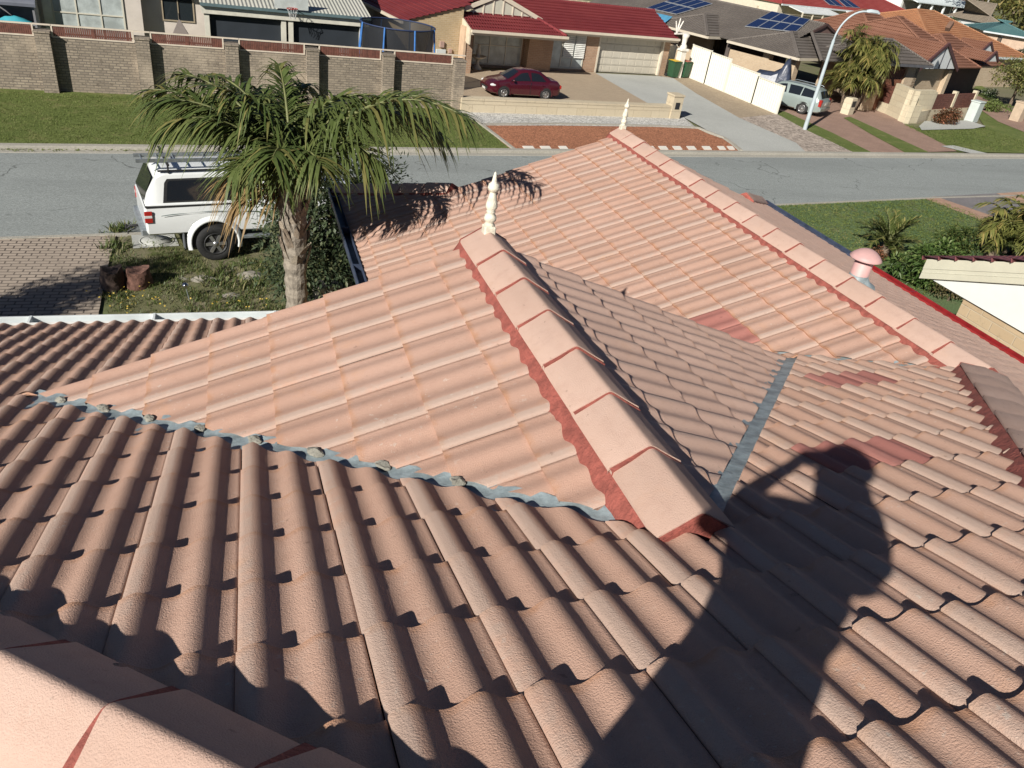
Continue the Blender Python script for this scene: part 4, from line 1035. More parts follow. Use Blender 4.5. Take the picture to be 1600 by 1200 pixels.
for px, py, s_, n in ((345, 440, .5, 24), (365, 425, .4, 16), (385, 445, .6, 26), (505, 420, .8, 30), (430, 440, .5, 22), (180, 388, .35, 14), (188, 360, .3, 20), (420, 420, .5, 20), (540, 440, .7, 30)):
    for k in range(n): tuft(at(px, py)+Vector((rr.gauss(0, s_*.45), rr.gauss(0, s_*.45), 0)), 8, rr.uniform(.18, .36), .02)
tag(L.build('weeds', WEED), kind='stuff')
L = Leaves()
for k in range(80):
    p = at(rr.gauss(205, 24), rr.gauss(480, 10)) if k < 50 else at(rr.uniform(240, 420), rr.uniform(470, 500))
    L.leaf(p+Vector((0, 0, rr.uniform(.12, .22))), (rr.uniform(-1, 1), rr.uniform(-1, 1), .3), .04, .04, None, None, 0)
tag(L.build('yellow_flowers', leafm('yellow_petal', (.55, .38, .05), (.6, .45, .12))), kind='stuff')
# ================================================================== far side of the street, left: brick wall, rendered house, trampoline
def frame_of(A, B):
    a = at(*A); b = at(*B); e = b-a; return a, math.atan2(e.y, e.x)
WBRICK = brick_mat('mottled_wall_brick', (.35, .29, .22), (.22, .18, .14), (.15, .13, .105), .23, .086, .014, var=.35, odd=.75)
WCREAM = plain('cream_fence_frame', (.60, .52, .42), .6, .08, 5)
JARRAH = plain('red_brown_slats', (.145, .055, .038), .7, .3, 7)
RENDER = plain('cream_render', (.56, .50, .44), .85, .06, 2, bmp=.002, bscale=90)
ROOFRED = None
def roof_mat(name, c, alt, wave=.15, rough=.7):
    m, nt, b = new_mat(name); uv = uvco(nt); x = sepx(nt, uv)
    n1 = noise(nt, .6, 5, .6); n2 = noise(nt, 5, 5, .65)
    cc = mix(nt, ramp(nt, n1, .35, .65), c, alt); cc = mix(nt, mth(nt, 'MULTIPLY', ramp(nt, n2, .45, .75), .35), cc, tuple(q*.6 for q in c))
    nt.links.new(cc, b.inputs['Base Color']); b.inputs['Roughness'].default_value = rough; b.inputs['Specular IOR Level'].default_value = .3
    s = mth(nt, 'SINE', mth(nt, 'MULTIPLY', x[0], 2*pi/wave)); bump(nt, b, s, .022, .7); return m
RED_ROOF = roof_mat('dark_red_roof_tile', (.175, .026, .030), (.21, .036, .038))
GREY_ROOF = roof_mat('charcoal_roof_tile', (.125, .108, .095), (.155, .135, .118))
BROWN_ROOF = roof_mat('brown_roof_tile', (.205, .095, .06), (.24, .115, .075))
ORANGE_ROOF = roof_mat('orange_roof_tile', (.37, .17, .085), (.42, .205, .105))
TEAL_ROOF = roof_mat('teal_metal_roof', (.075, .16, .165), (.10, .19, .19), .2, .5)
IRON_ROOF = roof_mat('corrugated_cream_roof', (.44, .44, .38), (.48, .47, .41), .16, .45)
def coursed(m, poly, g=.33, lift=.05):
    """planar roof polygon laid in stepped courses"""
    P = [Vector(p) for p in poly]; n = Vector((0, 0, 0))
    for i in range(len(P)): n += (P[i]-P[0]).cross(P[(i+1) % len(P)]-P[0])
    n.normalize()
    if n.z < 0: n = -n; P = P[::-1]
    h = Vector((-n.y, n.x, 0)).normalized(); d = h.cross(n)
    if d.z > 0: d = -d
    ds = [p.dot(d) for p in P]; k0 = math.floor(min(ds)/g); k1 = math.ceil(max(ds)/g)
    def clip(Q, lim, keep_less):
        out = []
        for i in range(len(Q)):
            a, b = Q[i], Q[(i+1) % len(Q)]; fa = (a.dot(d)-lim)*(1 if keep_less else -1); fb = (b.dot(d)-lim)*(1 if keep_less else -1)
            if fa <= 0: out.append(a)
            if (fa < 0 < fb) or (fb < 0 < fa): out.append(a+(b-a)*(fa/(fa-fb)))
        return out
    off = max(ds)-math.floor(max(ds)/g)*g
    for k in range(k0-1, k1+1):
        lo, hi = k*g+off, (k+1)*g+off
        Q = clip(clip(P, hi, True), lo, False)
        if len(Q) < 3: continue
        V = [q+n*(lift*(q.dot(d)-lo)/g) for q in Q]
        m.add(V, [tuple(range(len(V)))])
        for i in range(len(Q)):
            a, b = Q[i], Q[(i+1) % len(Q)]
            if abs(a.dot(d)-hi) < 1e-4 and abs(b.dot(d)-hi) < 1e-4:
                m.add([V[i], V[(i+1) % len(Q)], b-n*.02, a-n*.02], [(0, 3, 2, 1)])
    return n
def ridge_bar(m, a, b, w_=.22, h=.09):
    a = Vector(a); b = Vector(b); t = (b-a).normalized(); x = t.cross(Vector((0, 0, 1))).normalized()
    P = lambda c: [c-x*w_/2, c-x*w_*.2+Vector((0, 0, h)), c+x*w_*.2+Vector((0, 0, h)), c+x*w_/2]
    m.grid([P(a), P(b)], False)
def window(parent, x, y, z, w_, h, frame, pane, cols=2, rows=1, fw=.05, name='window', deep=.05):
    """framed window on a wall that faces -y"""
    m = MB(); m.box((x, y-deep, z), (x+w_, y+.02, z+fw)); m.box((x, y-deep, z+h-fw), (x+w_, y+.02, z+h)); m.box((x, y-deep, z+fw), (x+fw, y+.02, z+h-fw)); m.box((x+w_-fw, y-deep, z+fw), (x+w_, y+.02, z+h-fw))
    for i in range(1, cols): m.box((x+w_*i/cols-fw*.4, y-deep+.003, z+fw), (x+w_*i/cols+fw*.4, y+.02, z+h-fw))
    for i in range(1, rows): m.box((x+fw, y-deep+.005, z+h*i/rows-fw*.4), (x+w_-fw, y+.02, z+h*i/rows+fw*.4))
    f = m.build(name, frame, parent); m = MB(); m.box((x+fw, y-.012, z+fw), (x+w_-fw, y+.01, z+h-fw)); m.build('pane', pane, f); return f
PALEPANE = plain('curtained_glass', (.40, .44, .43), .08, .25, 2.0, spec=.7)
DARKPANE = glass('dark_glass', (.02, .026, .03), .06)
FRAMEC = plain('cream_window_frame', (.56, .53, .44), .5, .05)
BLIND = plain('dark_roller_blind', (.016, .022, .030), .75, .15, 1.5)

O, A = frame_of((84, 143), (716, 172))
wl_ = thing('brick_retaining_wall', 'long mottled brick wall with seven piers topped by slatted timber panels across the street', 'wall', O, A)
m = MB(); m.box((-9, 0, -.3), (14.40, .24, 1.72)); m.build('brick_panel', WBRICK, wl_)
px_ = [-5.9, -2.95, -.02, 2.96, 5.86, 8.70, 11.58, 14.50]
tops = [1.92, 1.92, 1.90, 1.90, 1.92, 1.94, 1.95, 1.93]
for x, tz in zip(px_, tops):
    m = MB(); m.box((x-.22, -.30, -.3), (x+.22, .262, tz)); m.box((x-.245, -.325, tz), (x+.245, .29, tz+.05)); m.build('pier', WBRICK, wl_)
for a, b in zip([-9]+px_, px_):
    x0, x1 = a+.26, b-.25; f = MB()
    z0, z1 = 1.74, 2.14+.012*(x0+9)*0
    for q in ((x0, z0, x1, z0+.045), (x0, z1-.045, x1, z1), (x0, z0+.045, x0+.045, z1-.045), (x1-.045, z0+.045, x1, z1-.045)): f.box((q[0], -.02, q[1]), (q[2], .05, q[3]))
    f.box((x1-.0, -.03, z1-.04), (x1+.52, .05, z1))
    fo = f.build('fence_frame', WCREAM, wl_)
    sl = MB(); x = x0+.05
    while x < x1-.07:
        sl.box((x, .0, z0+.045), (x+.052, .03, z1-.045)); x += .062
    sl.box((x0+.045, .03, z0+.10), (x1-.045, .06, z0+.15)); sl.box(((x0+x1)/2-.05, -.012, z0+.045), ((x0+x1)/2+.05, .062, z1-.045))
    sl.build('slat_panel', JARRAH, fo)

hl = thing('rendered_house', 'cream rendered house with a dark roofed patio behind the long brick wall', 'house', O, A)
m = MB(); m.box((-10, 6, -.2), (2.9, 15, 3.6)); m.box((2.9, 6.6, -.2), (5.3, 15, 3.6)); m.box((5.3, 10, -.2), (12.2, 15, 3.2)); m.box((-10, 5.4, -.2), (-.75, 6, 3.6)); m.build('wall', RENDER, hl)
window(hl, -.30, 6, .2, 2.55, 2.9, FRAMEC, PALEPANE, 3, 2, .06)
m = MB(); m.box((-.60, 5.85, .0), (-.30, 6.0, 3.4)); m.build('downpipe', plain('pale_downpipe', (.62, .62, .52), .5), hl)
window(hl, 3.65, 6.6, 1.55, 1.25, 1.5, plain('tan_window_frame', (.32, .26, .18), .6), DARKPANE, 2, 1, .05)
# patio
for x in (5.35, 8.45, 8.75, 11.85):
    m = MB(); m.box((x-.10, 5.9, 0), (x+.10, 6.1, 2.06)); m.build('patio_post', plain('patio_post_paint', (.56, .54, .46), .6) if x < 6 else MATS['patio_post_paint'], hl)
m = MB(); m.box((5.15, 5.82, 2.06), (12.15, 6.02, 2.36)); m.build('fascia', MATS['patio_post_paint'], hl)
m = MB(); m.box((5.12, 5.66, 2.362), (12.2, 5.80, 2.48)); m.build('gutter', plain('slate_gutter', (.10, .15, .16), .5), hl)
m = MB(); m.extrude([(5.1, 5.70, 2.50), (12.2, 5.70, 2.50), (12.2, 10.2, 3.35), (5.1, 10.2, 3.35)], (0, 0, -.02)); m.build('patio_roof', IRON_ROOF, hl)
m = MB(); m.extrude([(-10.4, 5.4, 3.5), (5.2, 5.4, 3.5), (5.2, 15.2, 5.4), (-10.4, 15.2, 5.4)], (0, 0, -.06)); m.extrude([(5.2, 9.8, 3.3), (12.4, 9.8, 3.3), (12.4, 15.2, 4.4), (5.2, 15.2, 4.4)], (0, 0, -.06)); m.build('roof', IRON_ROOF, hl)
for x0, x1 in ((5.45, 8.35), (8.85, 11.75)):
    m = MB(); m.box((x0, 6.10, .95 if x0 < 6 else 1.15), (x1, 6.14, 2.06)); m.build('roller_blind', BLIND, hl)
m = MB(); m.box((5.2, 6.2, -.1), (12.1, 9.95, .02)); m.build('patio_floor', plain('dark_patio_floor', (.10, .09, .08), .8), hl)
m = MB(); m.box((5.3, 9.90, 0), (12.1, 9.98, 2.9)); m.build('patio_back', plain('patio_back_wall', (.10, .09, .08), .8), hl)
# basketball hoop fixed above the patio gutter
bh = thing('basketball_hoop', 'basketball hoop with net and clear backboard fixed above the patio roof edge', 'basketball hoop', O+Matrix.Rotation(A, 3, 'Z')@Vector((8.75, 5.35, 2.42)), A)
m = MB(); m.box((-.7, .22, .12), (.7, .25, .95)); m.build('backboard', plain('pale_backboard', (.45, .48, .46), .25), bh)
m = MB(); m.tube([(.23*cos(a), .23*sin(a)-.03, .18) for a in [2*pi*i/20 for i in range(21)]], .015, 6); m.build('ring', REDL, bh)
m = MB()
for i in range(12):
    a = 2*pi*i/12; m.tube([(.22*cos(a), .22*sin(a)-.03, .17), (.15*cos(a+.3), .15*sin(a+.3)-.03, -.02), (.12*cos(a-.1), .12*sin(a-.1)-.03, -.22)], .008, 4)
m.build('net', plain('white_net', (.6, .6, .58), .8), bh)
def inL(x, y, z=0): return O+Matrix.Rotation(A, 3, 'Z')@Vector((x, y, z))
# outdoor cupboard with shelves
cb = thing('outdoor_cabinet', 'grey open fronted garden cabinet with curved lid holding a turquoise tarp', 'cabinet', inL(-1.45, 3.6, .9), A)
GREYPL = plain('grey_plastic', (.20, .20, .21), .6, .1, 6)
m = MB(); m.box((-.85, 0, 0), (-.78, .8, 1.3)); m.box((.78, 0, 0), (.85, .8, 1.3)); m.box((-.78, .76, 0), (.78, .8, 1.3)); m.box((-.78, .02, .55), (.78, .76, .60)); m.build('carcass', GREYPL, cb)
m = MB(); rows = [[(-.92, y, z), (.92, y, z)] for y, z in ((-.12, 1.24), (-.10, 1.36), (.2, 1.46), (.6, 1.45), (.88, 1.30))]; m.grid([[Vector(p) for p in r] for r in rows], True); m.box((-.92, -.12, 1.20), (.92, -.06, 1.30)); m.build('lid', plain('slate_lid', (.13, .14, .17), .5), cb)
m = MB(); rr = random.Random(2); m.grid([[Vector((-.5+1.15*i/9, .1+.45*j/5, .61+.20*sin(pi*i/9)*sin(pi*j/5)*rr.uniform(.7, 1.2))) for i in range(10)] for j in range(6)], True); tag(m.build('tarp', plain('turquoise_tarp', (.06, .36, .44), .5)), 'crumpled turquoise tarp on the shelf of the grey garden cabinet', 'tarp').location = (0, 0, 0)
tp = bpy.data.objects['tarp']; tp.location = inL(-1.45, 3.6, .9); tp.rotation_euler = (0, 0, A)
# tent-shaped cover leaning behind the fence
tc = thing('tent_cover', 'small grey and white tent shaped cover standing behind the fence below the dark window', 'cover', inL(4.15, 3.4, .9), A)
m = MB(); m.add([(-.5, -.3, 0), (.75, -.3, 0), (.1, 0, 1.25), (.75, .4, 0), (-.5, .4, 0)], [(0, 1, 2), (1, 3, 2), (3, 4, 2), (4, 0, 2)]); m.build('fabric', plain('grey_brown_fabric', (.20, .17, .15), .9), tc)
m = MB(); m.tube([(.1, 0, 1.2), (.1, 0, 1.42)], .02, 6); m.build('tip', BLACKP, tc)
# white plastic chair
ch = thing('plastic_chair', 'white plastic garden chair behind the slatted fence near the trampoline', 'chair', inL(10.35, 1.4, .98), A+.4)
WPL = plain('white_plastic', (.68, .68, .66), .45)
m = MB(); m.box((-.25, -.25, .40), (.25, .25, .44), .01); m.build('seat', WPL, ch)
m = MB(); m.grid([[Vector((-.25+.5*i/8, .24+.06*j/4, .44+.46*j/4*(1-.18*((i-4)/4)**2))) for i in range(9)] for j in range(5)], True); m.build('backrest', WPL, ch)
for sx in (-1, 1):
    m = MB(); m.tube([(sx*.25, .25, .62), (sx*.27, -.1, .63), (sx*.25, -.24, .42)], .022, 6); m.build('armrest', WPL, ch)
    for sy in (-1, 1): m = MB(); m.tube([(sx*.22, sy*.22, .42), (sx*.26, sy*.26, -.2)], .022, 6); m.build('leg', WPL, ch)
# trampoline with safety net
tr = thing('trampoline', 'round trampoline with blue padded poles and dark safety net beside the brick house', 'trampoline', inL(12.80, 3.3, 0), A)
BLUEP = plain('blue_pole_foam', (.045, .17, .46), .6, .15, 5)
Rt = 1.55; NP = 8
m = MB(); m.lathe([(0, .88), (Rt-.12, .88), (Rt-.10, .87)], n=32); m.build('mat', BLACKP, tr)
m = MB(); m.lathe([(Rt-.12, .88), (Rt-.10, .92), (Rt+.10, .90), (Rt+.12, .84)], n=32); m.build('pad', BLUEP, tr)
netm, nt, b = new_mat('safety_net')
b.inputs['Base Color'].default_value = (.02, .022, .026, 1); tb_ = nt.nodes.new('ShaderNodeBsdfTransparent'); ms = nt.nodes.new('ShaderNodeMixShader'); ms.inputs[0].default_value = .8
nt.links.new(tb_.outputs[0], ms.inputs[1]); nt.links.new(b.outputs[0], ms.inputs[2]); nt.links.new(ms.outputs[0], nt.nodes['Material Output'].inputs['Surface'])
m = MB(); m.grid([[Vector((r*cos(2*pi*i/40), r*sin(2*pi*i/40), z)) for i in range(40)] for r, z in ((Rt-.12, .90), (Rt-.06, 1.5), (Rt+.02, 2.62))], True, True); m.build('net', netm, tr)
m = MB(); m.tube([((Rt+.03)*cos(2*pi*i/32), (Rt+.03)*sin(2*pi*i/32), 2.62) for i in range(33)], .03, 6); m.build('top_rail', plain('dark_blue_rail', (.02, .035, .09), .6), tr)
for k in range(NP):
    a = 2*pi*k/NP+.2; c = Vector((cos(a), sin(a), 0)); m = MB(); m.tube([c*(Rt+.12), c*(Rt+.15)+Vector((0, 0, .9)), c*(Rt+.14)+Vector((0, 0, 1.6)), c*(Rt+.05)+Vector((0, 0, 2.64))], .038, 7); m.build('pole', BLUEP, tr)
# ================================================================== brick house with the dark red roof, and what stands before it
OM, AM = frame_of((930, 113), (1030, 118))
def inM(x, y, z=0): return OM+Matrix.Rotation(AM, 3, 'Z')@Vector((x, y, z))
hm = thing('brick_house', 'cream brick house with dark red tiled roof, porch and wide pale garage door', 'house', OM, AM)
CB = brick_mat('cream_brick_wall', (.46, .345, .20), (.40, .29, .165), (.50, .42, .29), .24, .088, .011, var=.2)
BB = brick_mat('brown_brick_pier', (.40, .25, .16), (.33, .20, .13), (.42, .33, .24), .24, .088, .011)
GUT = plain('beige_gutter', (.60, .53, .42), .5, .06)
GDOOR = plain('pale_garage_door', (.50, .46, .38), .5, .05, 2)
m = MB()
m.box((-.9, 0, -.2), (-.08, .35, 2.3)); m.box((4.62, 0, -.2), (5.05, .35, 2.3)); m.box((-.08, .0, 1.97), (4.62, .35, 2.3)); m.box((4.8, .35, -.2), (5.05, 8, 2.3)); m.box((-9.0, .02, -.2), (-.9, .37, 2.28)); m.build('wall', BB, hm)
m = MB(); m.box((-.2, .5, -.2), (4.7, .6, 2.3)); m.build('garage_back', BLACKP, hm)
g_ = MB(); 
for i in range(5):
    g_.box((-.08, .18, .02+.39*i), (4.62, .24, .02+.39*i+.375))
    for k in range(8): g_.box((-.02+.58*k, .165, .07+.39*i), (-.02+.58*k+.50, .19, .02+.39*i+.33))
g_.build('garage_door', GDOOR, hm)
for x in (-.03, 4.56):
    m = MB(); m.box((x-.06, -.02, 0), (x+.05, .16, 1.97)); m.build('door_frame', GUT, hm)
# gable wall of the left wing
W0, W1 = -12.1, -9.37
m = MB(); m.extrude([(W0, -1.5, -.2), (W1, -1.5, -.2), (W1, -1.5, 3.00), (W0, -1.5, 2.28)], (0, .3, 0)); m.extrude([(W0, -1.2, -.2), (W0, -1.2, 2.2), (W0, 9, 2.2), (W0, 9, -.2)], (.3, 0, 0)); m.extrude([(W1, -1.2, -.2), (W1, -1.2, 2.95), (W1, .3, 2.95), (W1, .3, -.2)], (-.3, 0, 0)); m.build('gable_wall', CB, hm)
m = MB(); m.box((-9.36, -2.05, -.2), (-8.98, -1.7, 2.12)); m.build('porch_pier', BB, hm)
m = MB(); m.box((-9.50, -2.1, -.2), (-9.37, -1.52, 2.2)); m.build('quoin', plain('peach_quoin', (.56, .40, .27), .85), hm)
m = MB(); m.box((-4.95, -.6, -.2), (-3.45, .02, 2.3)); m.build('porch_wall', BB, hm)
# roofs
AX, AZ = -7.25, 3.62
def rp(name, polys, ridges=()):
    m = MB()
    for p in polys: coursed(m, p)
    o = m.build(name, RED_ROOF, hm)
    if ridges:
        m = MB()
        for a, b in ridges: ridge_bar(m, a, b)
        m.build('ridge_cap', RED_ROOF, o)
    return o
rp('wing_roof', [[(W0-.45, -1.62, 2.16), (-9.0, -1.62, 2.16+(W0*-1+.45-9.0)*0+(3.55)*(AZ-2.16)/(AX-W0+.45)), (-9.0, 9, 2.16+3.55*(AZ-2.16)/(AX-W0+.45)), (W0-.45, 9, 2.16)], [(-9.0, -1.0, 2.16+3.55*(AZ-2.16)/(AX-W0+.45)), (AX, -1.0, AZ), (AX, 9, AZ), (-9.0, 9, 2.16+3.55*(AZ-2.16)/(AX-W0+.45))], [(AX, -.95, AZ), (-4.2, -.95, 2.36), (-4.2, 9, 2.36), (AX, 9, AZ)]], [((AX, -1.0, AZ), (AX, 9, AZ))])
MR = 2.55; MZ = 2.18+(MR+.5)*.36
rp('main_roof', [[(-3.9, -.5, 2.18), (5.15, -.5, 2.18), (5.25, MR, MZ), (-6.6, MR, MZ)], [(5.25, MR, MZ), (-6.6, MR, MZ), (-6.6, 6.2, 2.1), (5.25, 6.2, 2.1)]], [((-6.5, MR, MZ), (5.27, MR, MZ))])
rp('porch_roof', [[(-9.32, -2.5, 2.13), (-3.8, -2.5, 2.13), (-4.9, -.88, 2.71), (-9.32, -.88, 2.71)], [(-3.8, -2.5, 2.13), (-3.75, -.45, 2.16), (-4.9, -.88, 2.71)]], [((-3.82, -2.48, 2.14), (-4.9, -.88, 2.72))])
m = MB(); m.extrude([(-8.9, -.92, 2.68), (-4.95, -.92, 2.68), (AX+.1, -.92, AZ-.10)], (0, .1, 0)); cg = m.build('gable_infill', plain('cream_gable_sheet', (.50, .49, .40), .7, .05), hm)
for i in range(7):
    x = -8.6+i*.56; z1 = 2.68+max(0, (AZ-.12-2.68)*(1-abs(x-AX)/(1.75 if x < AX else 2.35)))
    if z1 > 2.75: m = MB(); m.box((x-.03, -.96, 2.66), (x+.03, -.92, z1)); m.build('batten', GUT, cg)
m = MB()
m.bar((AX, -.98, AZ), (-4.6, -.98, 2.62), .06, .2); m.bar((AX, -.98, AZ), (-9.1, -.98, 2.86), .06, .2); m.build('barge_board', GUT, hm)
for a, b in (((-3.9, -.56), (5.2, -.50)), ((-9.34, -2.56), (-3.76, -2.50))):
    z = 2.06 if a[1] > -1 else 2.0
    m = MB(); m.box((a[0], a[1]-.06, z+.02), (b[0], b[1], z+.14)); m.box((a[0], b[1], z-.10), (b[0], b[1]+.03, z+.12)); m.build('gutter', GUT, hm)
    m = MB(); m.box((a[0]+.1, b[1]+.03, z-.05), (b[0]-.1, b[1]+(.5 if a[1] > -1 else 2.2), z-.03)); m.build('eave_lining', plain('eave_lining_paint', (.5, .44, .36), .8) if 'eave_lining_paint' not in MATS else MATS['eave_lining_paint'], hm)
m = MB(); m.box((W0-.56, -1.6, 2.05), (W0-.44, 9, 2.18)); m.build('gutter', GUT, hm)
# curved porch bracket
m = MB(); P = [(-9.42, -2.5, 2.15), (-9.42, -2.5, 1.45)]+[(-9.42, -2.5+1.0*sin(a), 2.35-.9*cos(a)) for a in [radians(15*i) for i in range(1, 6)]]+[(-9.42, -.9, 2.5), (-9.42, -.9, 2.70)]
m.extrude(P, (.08, 0, 0)); m.build('porch_bracket', plain('cream_bracket', (.64, .56, .42), .6), hm)
window(hm, -8.0, .02, .12, 2.95, 1.95, FRAMEC, PALEPANE, 3, 2, .06)
window(hm, -3.25, .02, .12, 2.25, 1.95, FRAMEC, PALEPANE, 3, 1, .06)
m = MB()
for k in range(2):
    for i in range(13): m.bar((-2.42+k*.76, -.06, .75+.098*i), (-1.78+k*.76, -.06, .75+.098*i), .05, .07, (0, .6, 1))
m.build('shutter_louvre', plain('white_louvre', (.66, .66, .62), .4), hm)
for x, z, s_ in ((-10.55, 1.10, .22), (-10.05, .85, .16)):
    m = MB(); m.box((x, -1.62, z), (x+s_, -1.5, z+s_*1.25), .01); m.build('meter_box', plain('pink_meter_box', (.40, .27, .22), .7) if 'pink_meter_box' not in MATS else MATS['pink_meter_box'], hm)
m = MB(); m.box((-10.72, -1.58, .15), (-10.2, -1.5, 1.0), .01); m.build('power_box', plain('pale_power_box', (.55, .58, .56), .5), hm)
# prong ornament and column beside the garage roof
orn = thing('pronged_ornament', 'white three-pronged ornament above a cream pillar between the garage roof and white fence', 'ornament', inM(5.75, -.35), AM)
WO = plain('white_ornament', (.70, .67, .60), .6)
m = MB(); m.box((-.20, -.2, 0), (.20, .2, 1.55), .02); m.box((-.28, -.28, 1.55), (.28, .28, 1.68), .02); m.lathe([(.20, 1.68), (.24, 1.8), (.13, 1.95), (.17, 2.25), (.25, 2.4), (.22, 2.46)], n=14); m.build('pillar', WO, orn)
m = MB(); m.bar((-.85, 0, 2.44), (.15, 0, 2.50), .12, .08); m.build('arm', WO, orn)
for dx, h in ((-.22, .62), (.05, .78), (.30, .66)):
    m = MB(); m.tube([(-.72, 0, 2.46), (-.72+dx*.5, 0, 2.46+h*.5), (-.72+dx, 0, 2.46+h)], [.055, .05, .035], 8); m.lathe([(0, -.05), (.05, 0), (0, .05)], (-.72+dx, 0, 2.46+h), 8); m.build('prong', WO, orn)
# fountain
fo = thing('garden_fountain', 'cream garden fountain bowl with a small statue standing on the porch by the brick pier', 'fountain', at(745, 108))
FC = plain('cream_concrete', (.58, .53, .43), .85, .1, 9)
m = MB(); m.lathe([(.26, 0), (.24, .08), (.10, .22), (.08, .42), (.14, .50), (.44, .62), (.46, .66), (.40, .66), (.0, .60)], n=20); m.build('bowl', FC, fo)
m = MB(); m.lathe([(.12, .60), (.10, .72), (.13, .85), (.10, 1.0), (.055, 1.06), (.085, 1.14), (.07, 1.22), (0, 1.25)], n=12); m.build('statue', FC, fo)
# low limestone wall with the letterbox pier
OW, AW = frame_of((720, 176), (1060, 186))
lw = thing('low_limestone_wall', 'low limestone block wall in front of the maroon car with a letterbox pier', 'wall', OW, AW)
LWL = (at(1060, 186)-OW).length
m = MB(); m.box((0, 0, -.2), (LWL-.55, .42, .50)); m.box((0, -.02, .50), (LWL-.55, .44, .58)); m.build('block_wall', LIME, lw)
m = MB(); m.box((LWL-.55, -.06, -.2), (LWL, .50, 1.0)); m.box((LWL-.58, -.09, 1.0), (LWL+.03, .53, 1.09)); p_ = m.build('pier', LIME, lw)
m = MB(); m.box((LWL-.01, .08, .42), (LWL+.03, .38, .82)); q = m.build('letterbox', BLACKP, p_)
m = MB(); m.box((LWL-.40, -.075, .45), (LWL-.16, -.055, .75)); m.build('number_plate', BLACKP, p_)
# stepping stones by the kerb
PV = plain('white_paver', (.74, .70, .62), .8, .06)
for i, (x0, x1) in enumerate(((818, 834), (845, 860), (874, 886), (1012, 1022), (1030, 1042), (1052, 1064), (1074, 1086), (1098, 1110), (1122, 1132), (1137, 1146))):
    a = at(x0-2, 230); b = at(x1-2, 230); c = at(x1+2, 235); d = at(x0+2, 235); m = MB(); m.extrude([p+Vector((0, 0, .05)) for p in (a, b, c, d)], (0, 0, -.06))
    names = ['leftmost of the row, next to the grass', 'second from the grass verge', 'third from the grass verge, left of the far finial']
    lab = 'white kerbside paver, '+(names[i] if i < 3 else ('first', 'second', 'third', 'fourth', 'fifth', 'sixth', 'last')[i-3]+' to the right of the far finial')
    tag(m.build('stepping_stone', PV), lab, 'paver', 'white pavers along the kerb')
# wheelie bins
BING = plain('dark_green_bin', (.022, .075, .035), .5, .1, 5)
def bin_(P, rz, lid, label, group):
    t = thing('wheelie_bin', label, 'bin', P, rz, group)
    m = MB(); m.add([(x*s_, y*s_, z) for z, s_ in ((.06, .8), (.95, 1.0)) for x, y in ((-.27, -.32), (.27, -.32), (.27, .32), (-.27, .32))], [(3, 2, 1, 0), (4, 5, 6, 7), (0, 1, 5, 4), (1, 2, 6, 5), (2, 3, 7, 6), (3, 0, 4, 7)]); m.box((-.29, -.34, .90), (.29, .34, .96)); m.build('bin_body', BING, t)
    m = MB(); m.grid([[Vector((x, y, .965+.08*(1-(x/.31)**2)*(1-abs(y)/.5))) for x in (-.31, -.15, 0, .15, .31)] for y in (-.37, -.1, .2, .36)], True); m.build('lid', lid, t)
    for sx in (-1, 1):
        m = MB(); m.M = Matrix.Translation((sx*.27, .30, .10)) @ Matrix.Rotation(pi/2, 4, 'Y'); m.lathe([(.10, -.03), (.10, .03)], n=12); m.build('wheel', TYRE, t)
YL = plain('yellow_lid', (.58, .38, .03), .5, .08); RL = plain('faded_red_lid', (.36, .12, .08), .5, .08)
bin_(at(1050, 121), AM, YL, 'green wheelie bin with yellow lid between garage and white fence', 'wheelie bins')
bin_(at(1066, 121), AM+.2, RL, 'green wheelie bin with faded red lid against the white fence', 'wheelie bins')

